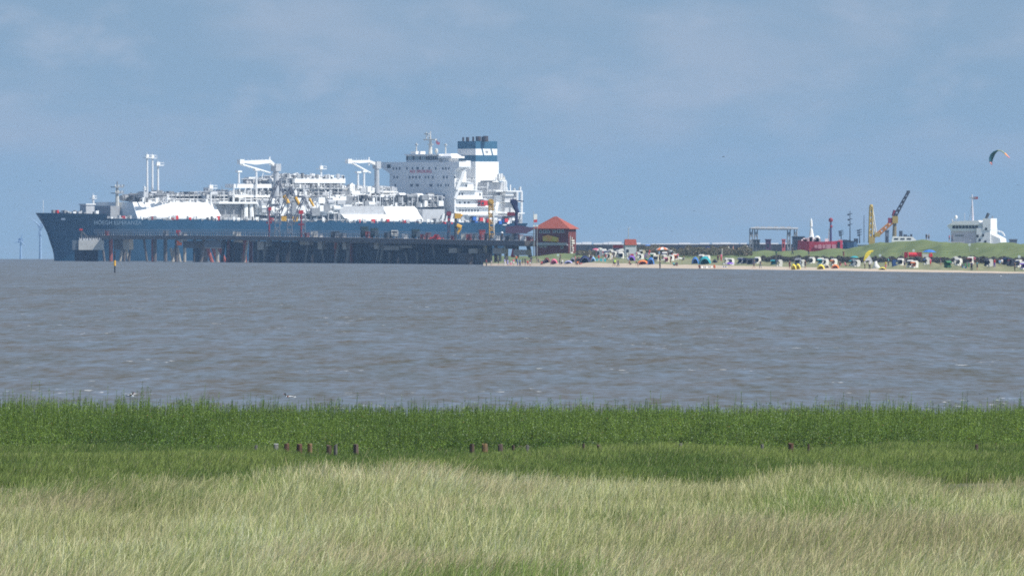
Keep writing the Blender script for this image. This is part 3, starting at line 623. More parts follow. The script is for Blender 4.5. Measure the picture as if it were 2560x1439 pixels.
# aft decks
aft = MB()
def ab(px0, px1, y0_, y1_, t, tw, mi=0): a = SL(px0, y0_, t); b = SL(px1, y1_, t); aft.box((a.x, -t, b.z), (b.x, -t + tw, a.z), mi)
ab(1218, 1264, 455, 560, 14, 26, 1); ab(1240, 1262, 488, 531, 15.5, 10); ab(1236, 1266, 450, 453, 17, 28); ab(1240, 1306, 476.5, 479.5, 19, 34); ab(1262, 1292, 480, 532, 17, 22, 1)  # light grey box stands in for the shaded recess, white for the lit panel
ab(1222, 1312, 531.5, 534, 21.5, 38); ab(1264, 1284, 481, 489, 18, 4); ab(1210, 1306, 534, 560, 17, 26, 1); ab(1262, 1304, 503, 505, 19, 30); ab(1170, 1300, 537.5, 539, 22.5, 3)
for px_, y0_, y1_ in ((1265, 453, 478), (1260, 453, 478), (1293, 480, 505), (1304, 480, 533), (1285, 505, 532), (1248, 534, 560), (1290, 534, 562), (1300, 534, 562)):
    a = SL(px_, y0_, 19); b = SL(px_, y1_, 19); aft.cyl((a.x, -19, b.z), (a.x, -19, a.z), .5, n=6)
aft.build('aft_house', [WHITE, LGREY], ship)
r = random.Random(9); m = MB()
for i in range(34):
    px_, y_ = r.choice([(r.uniform(1240, 1264), 450), (r.uniform(1264, 1304), 476), (r.uniform(1190, 1306), 531), (r.uniform(1240, 1262), 450)]); q = SL(px_, y_, r.uniform(8, 18))
    m.cyl(q, q + Vector((0, 0, r.uniform(.8, 3.2))), r.uniform(.12, .6), n=5, mi=r.randrange(3))
m.build('deck_fittings', [WHITE, CREAM, LGREY], ship)
r = random.Random(19); m = MB()
for i in range(46):
    q = SL(r.uniform(1105, 1300), r.uniform(545, 558), r.uniform(20, 22.5)); m.box((q.x - r.uniform(.4, 1.6), q.y - .5, q.z - .8), (q.x + r.uniform(.4, 1.6), q.y + .5, q.z + .8), r.choice([0, 0, 1, 2, 3, 4]))
m.build('deck_equipment', [WHITE, LGREY, GREY, RED, mat('blue_machine_paint', (.03, .12, .42))], ship)
m = MB(); q = SL(1100, 545, 20); m.box((q.x - 12, -21, q.z - 2), (q.x + 2, -14, q.z + 4), 1)
for k in range(3): g = SL(1104 + k * 11, 548, 22.2); m.cyl((g.x - .5, -22, g.z - 3), (g.x + 1.5, -22, g.z + 2.5), .55, n=6); m.box((g.x, -22.4, g.z - 3), (g.x + 5, -21, g.z - 2))
m.build('lifeboat_davits', [WHITE, LGREY], ship)
def railing(name, px0, px1, y0, y1, t, step, hh=1.2, seed=1, bits=0, mm=(0, 1), red=2):
    a = SL(px0, y0, t); b = SL(px1, y1, t); r = random.Random(seed); m = MB(); n = int((b.x - a.x) / step)
    for k in range(n + 1): p = a.lerp(b, k / n); m.cyl(p, p + Vector((0, 0, hh)), .08, n=4, mi=mm[k % 2])
    m.cyl(a + Vector((0, 0, hh)), b + Vector((0, 0, hh)), .08, n=4); m.cyl(a, b, .15, n=4)
    for k in range(bits): p = a.lerp(b, r.random()); w2, h2 = r.uniform(.2, 1.1), r.uniform(.5, 2.2); m.box((p.x - w2, p.y - .3, p.z - .1), (p.x + w2, p.y + .3, p.z + h2), r.choice([0, 1, 1, 2, 0, 2, 3, 1, red]))
    m.build(name, CM, ship)
railing('deck_edge_fittings', 345, 1130, 549, 559, 22.7, 3.0, 1.1, 3, 120, (1, 2), 5); railing('trunk_top_railing', 350, 546, 505, 506, 17, 2.5, 1.3, 4, 26); railing('trunk_top_railing', 850, 1100, 513, 517, 17, 2.5, 1.3, 5, 40)
railing('module_railing', 705, 862, 444, 446, 13.3, 1.8, 1.3, 6, 30); railing('module_railing', 705, 862, 469, 471, 13.5, 1.8, 1.3, 7, 30); railing('module_railing', 580, 690, 486, 487, 15, 1.8, 1.3, 8, 24); railing('module_railing', 700, 862, 487, 488, 13.6, 2.2, 1.3, 9, 30)
rack('manifold_piping', 655, 850, 23, 3, 500, 530, 260, 29, (0, 1, 2), 4); rack('pipe_clutter', 362, 556, 14, 10, 483, 504, 160, 30, (1, 2, 3), 2.6); rack('pipe_clutter', 705, 1110, 17.5, 6, 488, 513, 300, 37, (0, 2, 3), 3)
# -------- radar mast
m = MB(); q = SF(1076, 333, s1 + 6); x = s1 + 6; zt_ = z_of(328, x, 0); y_ = q.y
m.cyl((x, y_, whz), (x, y_, z_of(350, x, 0)), 1.0, .6, n=8); m.cyl((x, y_, z_of(350, x, 0)), (x, y_, zt_), .35, .2, n=6)
z_ = z_of(349, x, 0); m.box((x - .5, SF(1060, 350, x).y, z_ - .35), (x + .5, SF(1090, 350, x).y, z_ + .25)); g = SF(1066, 336, x); m.cyl((x, g.y, z_), (x, g.y, g.z + 1), .22, n=5); m.box((x - .3, g.y - 1.6, g.z), (x + .3, g.y + 1.2, g.z + .5)); m.cyl((x, g.y + -.5, g.z), (x, y_, z_), .15, n=4)
m.box((x - .4, y_ - 1.5, z_of(362, x, 0)), (x + .4, y_ + 1.5, z_of(360, x, 0))); m.build('radar_mast', [CREAM], ship)
for px_, yt, yb in ((1041, 357, 388), (1114, 358, 390), (1091, 376, 388)):
    g = SF(px_, yt, x); m = MB().cyl((x, g.y, z_of(yb, x, 0)), (x, g.y, g.z), .35, .2, n=6); m.box((x - .3, g.y - .8, g.z - 1), (x + .3, g.y + .8, g.z - .6))
    if px_ == 1091: m.ell((x, g.y, g.z), (.8, .8, .9))
    m.build('aerial_mast', [CREAM], ship)
a = SF(1091, 349, x); b = SF(1100, 356, x); MB().add([(x, a.y, a.z), (x - .4, (a.y + b.y) / 2, a.z - .9), (x, b.y, b.z), (x, b.y + .4, b.z - 1.2), (x - .4, (a.y + b.y) / 2 + .5, a.z - 2.2), (x, a.y + .4, a.z - 1.3)], [(0, 1, 4, 5), (1, 2, 3, 4)]).build('pennant', [mat('pink_red_flag', (.75, .22, .26))], ship)
# ------------------------------------------------------------------ pier (trestle from the left end to the shore)
JA = (235, 7420.0); JB = (1345, 5750.0)
XA = (JA[0] - 1280) / F * JA[1]; XB = (JB[0] - 1280) / F * JB[1]
def jD(px, off=0.0):         # distance of the pier centre line (moved off metres away from the camera) at a photo column
    k = (px - 1280) / F; dx = XB - XA; dy = JB[1] - JA[1]; return (XA - (JA[1] + off) * dx / dy) / (k - dx / dy)
def JW(px, py, off=0.0): return W(px, py, jD(px, off))
jang = math.atan2(JB[1] - JA[1], XB - XA)
root0 = Vector((XA, JA[1], drop(JA[1])))
jet = thing('pier', 'long dark concrete pier on many brown and red piles in front of the blue ship', 'pier', root0)
JV = Vector((math.cos(jang), math.sin(jang), 0)); JN = Vector((-JV.y, JV.x, 0))
def jbar(m, p, q, half, dz0, dz1, mi=0):       # a bar along the pier between two centre points
    p = p - root0; q = q - root0; n = JN * half
    P = [p - n + Vector((0, 0, dz0)), q - n + Vector((0, 0, dz0)), q + n + Vector((0, 0, dz0)), p + n + Vector((0, 0, dz0)), p - n + Vector((0, 0, dz1)), q - n + Vector((0, 0, dz1)), q + n + Vector((0, 0, dz1)), p + n + Vector((0, 0, dz1))]
    m.add(P, [(0, 3, 2, 1), (4, 5, 6, 7), (0, 1, 5, 4), (1, 2, 6, 5), (2, 3, 7, 6), (3, 0, 4, 7)], mi)
def dky(px): return interp(px, [(235, 588), (560, 589), (900, 594), (1150, 599), (1345, 602)])
m = MB(); pts = [235, 400, 560, 700, 900, 1040, 1150, 1250, 1345]
for a, b in zip(pts, pts[1:]): jbar(m, JW(a, dky(a)), JW(b, dky(b)), 4.5, -1.6, 0)
m.build('deck', [CONCD], jet)
for a, b in ((812, 925), (955, 1045), (1150, 1340)):
    m = MB(); jbar(m, JW(a, dky(a) + 6, -5), JW(b, dky(b) + 6, -5), .4, -1.1, .1); m.build('deck_edge_beam', [CONC], jet)
m = MB(); r = random.Random(2)
for px in np.arange(245, 1340, 5.5): p = JW(px, dky(px), -4) - root0; m.cyl(p, p + Vector((0, 0, 1.6)), .12, n=4, mi=int(r.random() < .4))
for a, b in zip(pts, pts[1:]):
    for zz in (.6, 1.1, 1.6, 2.3): jbar(m, JW(a, dky(a), -4 + zz), JW(b, dky(b), -4 + zz), .10, zz, zz + .22, int(zz > 1))
m.build('pipes_and_railing', [GREY, LGREY], jet)
# dark walls added for the under-deck shade on the berth front behind the trestle
for a, b, y0, y1 in ((495, 512, 602, 652), (572, 610, 603, 653), (640, 697, 603, 654), (705, 722, 604, 654), (733, 785, 604, 654), (792, 872, 605, 655), (880, 1000, 607, 656), (1006, 1180, 606, 657), (1192, 1222, 610, 655)):
    m = MB(); p = JW(a, y0, 12); q = JW(b, y0, 12); zz = p.z - drop(p.y) + 1; jbar(m, p, q, 1.2, -zz, 0); m.build('berth_shade_wall', [mat('under_deck_shade', (.035, .035, .04), .9, var=.4, scale=.5)], jet)
def pile(px, yt, r_, mt, lean=0.0, off=0.0, yb=None):
    p = JW(px, yt, off) - root0; q = Vector((p.x + lean, p.y, drop(p.y + root0.y) - root0.z - .8))
    m = MB().cyl(q, p, r_, n=8); m.build('pile', [mt], jet)
r = random.Random(77)
for px, w_ in ((277, .85), (383, .85), (573, .8), (612, .8), (627, .8), (839, .45), (880, .8)): pile(px, dky(px) + 4, w_, RUST, off=-4.6)
for px, ln in ((518, 2.2), (531, 2.6), (548, 2.8)): pile(px, 618, .8, RUST, ln, -5)
for px in list(range(255, 1340, 26)):
    ln = r.choice([0, 0, 1.5, -1.5]); pile(px + r.uniform(-5, 5), dky(px) + 6, r.uniform(.45, .9), [CONCD, CONCD, WOODP, CONC][r.randrange(4)], ln, r.uniform(-3, 4))
for px, yt, ln in ((426, 620, 1.5), (436, 620, -1), (444, 620, 1.2), (305, 622, -1), (316, 622, 1), (660, 624, 1), (666, 624, -1), (806, 622, 1), (868, 622, 1), (948, 622, -1), (975, 630, 0), (1015, 630, 1), (1045, 630, 0), (1156, 632, 0), (1208, 632, 0), (1250, 632, 0)): pile(px, yt, .6, CONC, ln, -5.4)
BEIGE = mat('beige_concrete', (.52, .45, .36), .8, var=.15)
for a, b, y0, y1, mt, off in ((313, 328, 592, 624, BEIGE, -5.5), (290, 313, 592, 624, CONCD, -3), (463, 500, 602, 620, CONCD, -5), (516, 558, 600, 618, mat('bluish_concrete', (.20, .22, .25), .8), -5.5), (518, 557, 618, 621, BEIGE, -6), (649, 665, 603, 624, BEIGE, -5.6),
        (800, 811, 595, 623, BEIGE, -6.2), (862, 871, 600, 623, BEIGE, -6), (941, 952, 596, 622, BEIGE, -6.2), (928, 941, 598, 618, CONCD, -5), (965, 1003, 614, 625, CONC, -6), (1006, 1036, 613, 620, CONC, -6), (1128, 1148, 620, 632, BEIGE, -6.2), (1178, 1200, 621, 633, BEIGE, -6.2),
        (1238, 1262, 620, 634, BEIGE, -6.2), (1270, 1288, 602, 622, CONCD, -4), (1290, 1322, 624, 638, BEIGE, -5), (1150, 1172, 632, 660, CONCD, -5), (1195, 1218, 632, 660, CONCD, -5), (755, 778, 598, 612, BEIGE, -5.4), (590, 602, 592, 606, BEIGE, -5.2)):
    m = MB(); p = JW(a, y0, off); q = JW(b, y0, off); h_ = (y1 - y0) / F * p.y; jbar(m, p, q, .9, -h_, 0); m.build('pile_cap', [mt], jet)
def pthing(name, label, cat, px, py, off=0.0, group=None):
    p = JW(px, py, off); t = thing(name, label, cat, p, 0, group); return t, F / p.y
# left mooring dolphin
D = 7330; p = W(222, 646, D); s = F / D; p.z = drop(D)
t = thing('mooring_dolphin', 'pale concrete mooring dolphin on a dark base in front of the ship bow', 'dolphin', p)
def dq(x, y): return ((x - 222) / s, (650.5 - y) / s)
a = dq(197, 622); b = dq(259, 598); MB().box((a[0], -3, a[1]), (b[0], 5, b[1])).build('platform', [mat('pale_concrete', (.55, .54, .50), .8)], t)
a = dq(181, 622); b = dq(197, 598); MB().box((a[0], -2.4, a[1]), (b[0] - .02, 5, b[1])).build('dark_fender', [mat('slate_fender', (.12, .15, .18), .8)], t)
a = dq(187, 655); b = dq(245, 622); MB().box((a[0], -1.5, a[1]), (b[0], 4, b[1] - .02)).build('base', [mat('dark_base', (.03, .035, .05), .9)], t)
m = MB()
for x in range(199, 258, 5): q = dq(x, 598); m.cyl((q[0], -2.8, q[1]), (q[0], -2.8, q[1] + 1.3), .1, n=4)
for k in range(7): q = dq(202 + k * 8, 598); m.box((q[0] - .5, -1, q[1]), (q[0] + .5, 0, q[1] + .8))
m.build('railing', [LGREY], t)
m = MB(); q = dq(203, 598); m.cyl((q[0], 1, q[1]), (q[0], 1, q[1] + 4.2), .5, n=6); m.cyl((q[0], 1, q[1] + 4), (q[0] + 2.5, 1, q[1] + 1.5), .4, n=5); m.build('capstan_post', [DGREY], t); m = MB().box((q[0] - .8, .4, q[1] + 4.2), (q[0] + .6, 1.6, q[1] + 5)).build('lamp', [RED], t)
# loading arms: lattice masts with yellow counterweights
MAST = mat('arm_grey_steel', (.16, .17, .20), .6)
for i, (px, yt, cw, lo, lb) in enumerate(((693, 452, (716, 498), (710, 546), 'tall grey lattice loading arm with the largest yellow counterweight, left of its twin'), (724, 468, (744, 502), (738, 547), 'grey lattice loading arm with a yellow counterweight, second from the left'),
        (757, 492, (779, 505), None, 'shorter grey lattice loading arm at the right with a small yellow weight'))):
    t, s = pthing('loading_arm', lb, 'loading arm', px, dky(px), 16, 'loading arms between pier and ship')
    Y = dky(px); f = lambda x, y: Vector(((x - px) / s, 0, (Y - y) / s))
    m = MB().lattice(f(px, Y), f(px, yt + 40), 2.0, 1.4, .13, 9); m.build('mast', [MAST], t)
    m = MB().lattice(f(px - 24, yt + 66), f(px + 2, yt), .9, .7, .15, 8); m.lattice(f(px + 2, yt), f(px + 22, yt + 44), .9, .6, .13, 6); m.cyl(f(px - 24, yt + 66), f(px - 22, Y - 30), .3, n=5); m.build('arm', [MAST], t)
    q = f(*cw); MB().cyl(q + Vector((-.9, 0, 1.4)), q + Vector((.8, 0, -1.7)), .9 - .2 * i, .75 - .15 * i, n=8).build('counterweight', [YELLOW], t)
    if lo: q = f(*lo); MB().box((q.x - 1.0, -1, q.z - 1.0), (q.x + 1.0, 1, q.z + .9)).build('yellow_base', [YELLOW], t)
for px, yt, lb in ((673, 520, 'tall dark red signal post before the loading arms'), (753, 528, 'shorter dark red signal post right of the loading arms'), (446, 578, 'small red lamp on a post over a white cabin')):
    t, s = pthing('signal_post', lb, 'post', px, dky(px), -3); h_ = (dky(px) - yt) / s; MB().cyl((0, 0, 0), (0, 0, h_), .35, n=6).build('pole', [mat('dark_red_paint', (.22, .03, .04))], t); MB().box((-.9, -.4, h_ - 1), (.9, .4, h_ + .4)).build('lamp_head', [RED], t)
    if px != 446: MB().box((-1.1, -.3, h_ * .45), (1.1, .3, h_ * .52)).build('platform', [mat('dark_red_paint', ())], t)
# vehicles and containers on the deck
DG = mat('dark_green_canvas', (.03, .055, .06), .7)
def truck(px, py, L, h_, mt, label, facing=1, group=None, extra=None):
    t, s = pthing('truck', label, 'truck', px, py, -1, group); t.rotation_euler.z = jang
    MB().box((-L / 2, -1.25, .9), (L / 2 - 2.2, 1.25, h_)).build('cargo_box', [mt], t); m = MB(); m.loft([[(L / 2 - 2.0, y, .6), (L / 2 + .1, y, .6), (L / 2 + .1, y, 1.7), (L / 2 - .3, y, 2.8), (L / 2 - 2.0, y, 2.8)] for y in (-1.2, 1.2)]); m.build('cab', [extra or mt], t)
    MB().box((L / 2 - .35, -1.0, 1.75), (L / 2 + .06, 1.0, 2.6)).build('windscreen', [GLASS], t)
    for x in (-L / 2 + 1, -L / 2 + 2.2, L / 2 - 1.2):
        for y in (-1.1, 1.1): MB().cyl((x, y - .2, .5), (x, y + .2, .5), .5, n=12).build('wheel', [BLACK], t)
truck(912, 593, 7.5, 4.0, DG, 'dark box truck, leftmost and tallest vehicle on the pier'); truck(936, 594, 6.5, 3.6, DG, 'dark truck just behind the tallest one on the pier'); truck(985, 595, 6.0, 2.7, DG, 'low dark truck with a cream cab in the middle of the pier', extra=CREAM)
truck(1040, 596, 6.2, 3.3, DG, 'dark box truck beside the red machine on the pier')
def cabin(name, px, py, w_, h_, d_, mt, label, cat, off=-2, roof=None):
    t, s = pthing(name, label, cat, px, py, off); t.rotation_euler.z = jang
    MB().box((-w_ / 2, -d_ / 2, 0), (w_ / 2, d_ / 2, h_)).build('wall', [mt], t); MB().box((-w_ / 2 - .15, -d_ / 2 - .15, h_), (w_ / 2 + .15, d_ / 2 + .15, h_ + .2)).build('roof', [roof or mt], t)
    MB().box((-w_ * .3, -d_ / 2 - .04, h_ * .45), (w_ * .1, -d_ / 2 + .02, h_ * .8)).build('window', [GLASS], t); return t
cabin('cabin', 458, 606, 3.0, 4.0, 3, LGREY, 'white cabin hanging in front of the pier with red trim below', 'cabin', -6)
cabin('cabin', 1286, 600, 1.8, 2.4, 2, CREAM, 'small beige cabin on the pier below the dark crane', 'cabin', -3)
cabin('cabin', 1325, 606, 2.2, 1.8, 2.4, mat('rust_brown', (.25, .06, .04)), 'low rust red cabin beside the brick building on the pier', 'cabin', -4)
cabin('cabin', 673, 616, 2.8, 3.3, 2, mat('cream_white', (.6, .58, .52)), 'round cornered white tank cabin hung below the pier deck', 'cabin', -6.6)
cabin('cabin', 633, 604, 2.2, 1.7, 2, WHITE, 'small white box hung at the pier edge, left of the beige block', 'cabin', -6)
cabin('orange_raft', 448, 613, 2.8, 1.6, 2, ORANGE, 'orange life raft container on a bracket under the white cabin', 'raft container', -7.5)
cabin('orange_raft', 840, 622, 1.3, 2.8, 1.2, ORANGE, 'bright orange upright float hung under the pier', 'float', -6.5)
cabin('machine_house', 1205, 599, 3.4, 3.2, 2, mat('rust_red_machine', (.35, .05, .04)), 'rust red machine house left of the yellow tower', 'machine', 1)
m = MB(); 
# red mobile crane
t, s = pthing('mobile_crane', 'bright red machine with a round winch and a boom dipping over the pier edge', 'crane', 1092, 600, -4)
MB().cyl((0, -.8, .9), (0, .8, .9), 1.3, n=14).build('winch_drum', [RED], t); MB().box((-2.4, -1, .3), (2.6, 1, 1.1)).build('chassis', [RED], t); MB().lattice((.6, -1.5, .8), (3.2, -3, -3.0), .5, .3, .09, 5).build('boom', [RED], t)
for x in (-1.6, 1.8): MB().cyl((x, -1.1, .3), (x, 1.1, .3), .4, n=10).build('wheel', [BLACK], t)
# tall dark post with red top, yellow jib, yellow tower, dark crane
t, s = pthing('light_tower', 'thin dark tower with a maroon head in front of the bridge house', 'tower', 1122, 600, -2)
MB().lattice((0, 0, 0), (0, 0, 10.2), .8, .6, .12, 12).build('mast', [mat('dark_violet_steel', (.07, .055, .09))], t); MB().box((-.8, -.5, 8.6), (.8, .5, 10)).build('lamp_head', [mat('maroon_paint', (.25, .04, .06))], t)
t, s = pthing('pier_crane', 'dark post crane with a bright yellow head and yellow lower arm', 'crane', 1139, 600, -1)
MB().cyl((0, 0, 0), (0, 0, 9.5), .55, .45, n=8).build('mast', [DGREY], t); m = MB(); m.box((-.3, -.6, 7.6), (1.9, .6, 9.4)); m.cyl((1.2, 0, 9), (2.4, 0, 8.6), .4, n=6); m.build('head', [YELLOW], t)
m = MB(); m.cyl((.4, 0, 5.2), (2.0, 0, 4.4), .75, n=6); m.cyl((1.8, 0, 4.4), (.6, 0, 2.3), .5, n=6); m.build('arm', [YELLOW], t)
t, s = pthing('crane_tower', 'slender yellow lattice tower in front of the tanker stern', 'tower', 1230, 602, -1)
YST = mat('ochre_yellow_steel', (.5, .3, .06), .6)
MB().lattice((0, 0, 0), (-.5, 0, 14.2), 1.7, 1.3, .17, 12).build('mast', [YST], t); MB().cyl((.8, -.8, 0), (.4, -.8, 10.5), .22, n=5).build('lit_side', [WHITE], t); MB().ell((-.5, 0, 13.2), (1.1, 1.1, 1.3)).build('head', [YST], t)  # white tube paints the sunlit side of the tower
t, s = pthing('dock_crane', 'dark blue crane at the tanker stern with a red cab halfway up', 'crane', 1290, 600, 0)
DV = mat('dark_blue_steel', (.03, .035, .09), .6)
MB().cyl((0, 0, 0), (.2, 0, 13.4), .65, .5, n=8).build('mast', [DV], t); m = MB(); m.cyl((-1.2, 0, 13.6), (.6, 0, 9.2), 1.0, .7, n=7); m.box((-2.0, -.8, 12.4), (.2, .8, 13.9)); m.cyl((.2, 0, 13.4), (2.6, 0, 13.2), .2, n=5); m.build('jib_head', [DV], t)
MB().box((-3.0, -.7, 8.3), (-.4, .7, 9.5)).build('cab', [mat('dark_red_paint', ())], t)
m = MB(); m.loft([[(-3.6 + k * .3, y, 2.4 + .2 * k), (3.2, y, 2.1), (6.2, y, 3.7), (5.2, y, 4.3), (1.5, y, 5.0), (-3.6 + k * .3, y, 4.6)] for k, y in enumerate((-1.2, 1.2))]); m.cyl((4, 0, 4), (7.0, 0, 4.2), .35, n=5); m.build('machine_house', [mat('plum_steel', (.10, .06, .10))], t)
t, s = pthing('bollard_tripod', 'brown tripod with a white lamp between yellow tower and dark crane', 'tripod', 1255, 601, -4)
for a in range(3): MB().cyl((math.cos(a * 2.1) * .9, math.sin(a * 2.1) * .9, 0), (0, 0, 2.4), .22, n=5).build('leg', [WOODP], t)
MB().ell((0, 0, 2.6), (.45, .45, .45)).build('lamp', [WHITE], t)
t, s = pthing('gangway_post', 'thin white post standing in front of the pier near shore', 'post', 1262, 640, -9); t.location.z = drop(t.location.y)
MB().cyl((0, 0, 0), (0, 0, 8.3), .22, n=6).build('pole', [LGREY], t); MB().box((-.5, -.3, 8.2), (.5, .3, 9.2)).build('lamp', [WHITE], t)
t, s = pthing('fender', 'dark red fender hung on the pier piles near shore', 'fender', 1284, 640, -7); MB().cyl((-.3, 0, -.4), (.2, 0, 2.6), .75, .6, n=9).build('tube', [RED], t); MB().cyl((0, 0, 2.6), (0, 0, 4.6), .12, n=5).build('chain', [DGREY], t)
# small crates and fittings on the deck
r = random.Random(21); names = [('red', mat('faded_red', (.30, .06, .05))), ('grey', GREY), ('white', WHITE), ('beige', CREAM), ('dark', DGREY), ('rust brown', RUST)]
spots = [(268, 0), (415, 1), (592, 3), (768, 0), (786, 3), (801, 2), (838, 4), (858, 1), (922, 0), (968, 4), (1012, 2), (1060, 0), (1071, 5), (1134, 0), (1165, 3), (1176, 0), (1187, 1), (1218, 4), (1242, 2), (1272, 4), (1302, 0), (1312, 2)]
for i, (px, k) in enumerate(spots):
    t, s = pthing('crate', '%s crate on the pier deck, %s along it from the left end' % (names[k][0], ['first', 'second', 'third', 'fourth', 'fifth', 'sixth', 'seventh', 'eighth', 'ninth', 'tenth', 'eleventh', 'twelfth', 'thirteenth', 'fourteenth', 'fifteenth', 'sixteenth', 'seventeenth', 'eighteenth', 'nineteenth', 'twentieth', 'twenty-first', 'last'][i]), 'crate', px, dky(px), -2, 'crates on the pier deck')
    a, b, c = r.uniform(.8, 1.7), r.uniform(.6, 1), r.uniform(1, 2.2); MB().box((-a, -b, 0), (a, b, c)).build('body', [names[k][1]], t); MB().box((-a - .08, -b - .08, c), (a + .08, b + .08, c + .15)).build('lid', [names[k][1]], t)
# beacon in the water
D = 4150; p = W(287, 680, D); p.z = drop(D)
t = thing('beacon', 'thin black and yellow spar beacon standing in the water before the ship bow', 'beacon', p); MB().cyl((0, 0, -1), (0, 0, 1.7), .17, n=8).build('lower_pole', [BLACK], t); MB().cyl((0, 0, 1.7), (0, 0, 3.0), .28, n=8).build('yellow_band', [YELLOW], t)
m = MB().cyl((0, 0, 3.0), (0, 0, 4.2), .14, n=8); m.cyl((0, 0, 4.1), (0, 0, 4.7), .3, .02, n=8); m.cyl((0, 0, 4.8), (0, 0, 5.4), .3, .02, n=8); m.build('topmark', [BLACK], t)
# ------------------------------------------------------------------ wind turbines beyond the horizon
for px, py, D, ang, lb, w_ in ((101, 565, 12600, 20, 'pale wind turbine just left of the ship bow', 1.1), (52, 602, 13600, 75, 'faint small wind turbine near the left edge', 1.0)):
    p = W(px, py, D); t = thing('wind_turbine', lb, 'wind turbine', (p.x, D, drop(D)), 0, 'wind turbines on the horizon'); H_ = p.z - drop(D); GR = mat('turbine_haze_tint', (.27, .38, .52))  # sky-like blue paints the distance haze onto the turbines
    MB().cyl((0, 0, 0), (0, 0, H_), w_, w_ * .6, n=10).build('tower', [GR], t); MB().box((-2, -3, H_ - 1.5), (2, 4, H_ + 2)).build('nacelle', [GR], t)
    for k in range(3):
        a = R(ang + 120 * k); L = 11 if D < 13000 else 6; d = Vector((math.cos(a), 0, math.sin(a))); n_ = Vector((-d.z, 0, d.x)); c0 = Vector((0, -4, H_))
        MB().loft([[c0 + d * q * L + n_ * w2 + Vector((0, e, 0)) for w2, e in ((-ww, 0), (0, -.3), (ww, 0), (0, .3))] for q, ww in ((0.02, .3), (.2, .5), (.6, .3), (1, .08))]).build('blade', [GR], t)
# ------------------------------------------------------------------ beach, grass bench and dike on the right
WL = [(1160, 5650, 663.0), (1215, 5530, 664.5), (2560, 4050, 683), (3400, 3300, 699)]       # px, distance of the waterline
def Dw(px):      # straight shoreline in the world
    x0, y0 = (1215 - 1280) / F * 5530, 5530; x1, y1 = (2560 - 1280) / F * 4050, 4050
    k = (px - 1280) / F; return (x0 - y0 * (x1 - x0) / (y1 - y0)) / (k - (x1 - x0) / (y1 - y0))
def yw(px): D = Dw(px); return Y0 + F * (HC - drop(D)) / D
def yofz(z, D): return Y0 + (HC - z) / D * F
T_SAND = [(1160, 3), (1215, 6), (1330, 10), (1450, 13), (1560, 12.5), (1700, 11.5), (1850, 10.5), (2000, 9), (2150, 8), (2300, 7), (2560, 5), (3400, 5)]   # sand height in photo rows
T_RIDGE = [(1160, 664), (1215, 662), (1240, 655), (1290, 647), (1345, 641), (1400, 634), (1440, 631), (1520, 634), (1600, 634), (1700, 632), (1850, 632), (1890, 628), (1960, 626), (2050, 626), (2110, 622), (2160, 615), (2200, 608), (2240, 602), (2290, 599), (2350, 603), (2420, 606), (2560, 607), (2800, 608), (3400, 612)]
def cols(px):
    D = Dw(px); w_ = yw(px); r_ = interp(px, T_RIDGE); s_ = w_ - interp(px, T_SAND); toe = min(646.5 + max(0, (px - 2000)) * .006, s_ - 2)
    toe = max(toe, r_ + .5) if px > 1330 else (r_ + s_) / 2
    k = float(np.interp(px, [1215, 1330, 1650], [.22, .33, 1]))
    return [(D - 40, yofz(drop(D) - .6, D - 40)), (D, w_), (D + 130 * k, s_), (D + 330 * k, toe), (D + 560 * k, r_), (D + 640 * k, yofz(zpix(r_, D + 560 * k) - 2.2, D + 640 * k)), (D + 1300, yofz(drop(D) + 1.5, D + 1300))]
def beach_mesh():
    pxs = np.arange(1208, 3400, 8.0); co = []; sub = 9; frac = []
    for px in pxs:
        c = cols(px); 
        for a, b in zip(c, c[1:]):
            for k in range(sub):
                t = k / sub; D = a[0] + (b[0] - a[0]) * t; za = zpix(a[1], a[0]); zb = zpix(b[1], b[0]); ts = t * t * (3 - 2 * t) * .5 + t * .5
                z = za + (zb - za) * ts; wob = (vnoise(px / 22, D / 60, 5) - .5) * (.8 if a[0] > c[2][0] - 1 else .12) ; co.append(((px - 1280) / F * D, D, z + float(wob)))
        D = c[-1][0]; co.append(((px - 1280) / F * D, D, zpix(c[-1][1], D)))
    n = sub * 6 + 1; co = np.array(co); i, j = np.meshgrid(np.arange(len(pxs) - 1), np.arange(n - 1), indexing='ij'); a = (i * n + j).ravel()
    fs = np.stack([a, a + n, a + n + 1, a + 1], -1)
    def rows(j0, j1): k = (j.ravel() >= j0) & (j.ravel() < j1); return fs[k]
    sand = mat('beach_sand', (.47, .375, .27), .9, scale=.25, col2=(.60, .49, .37))
    gm = mat('dune_grass', (.10, .145, .045), .95, scale=.13, col2=(.20, .225, .085), bump=.5)
    gd = mat('trampled_grass', (.16, .19, .08), .95, scale=.12, col2=(.30, .27, .15), bump=.2)
    out = []
    for nm, j0, j1, m_ in (('sand', 0, 2 * sub - 2, sand), ('grass_bench', 2 * sub - 2, 3 * sub, gd), ('dike_ground', 3 * sub, n, gm)):
        f = rows(j0, j1); ids = np.unique(f); rm = np.zeros(len(co), int); rm[ids] = np.arange(len(ids)); o = npmesh(nm, co[ids], rm[f], m_); tag(o, kind='structure')
        o.data.polygons.foreach_set('use_smooth', [True] * len(o.data.polygons))
beach_mesh()
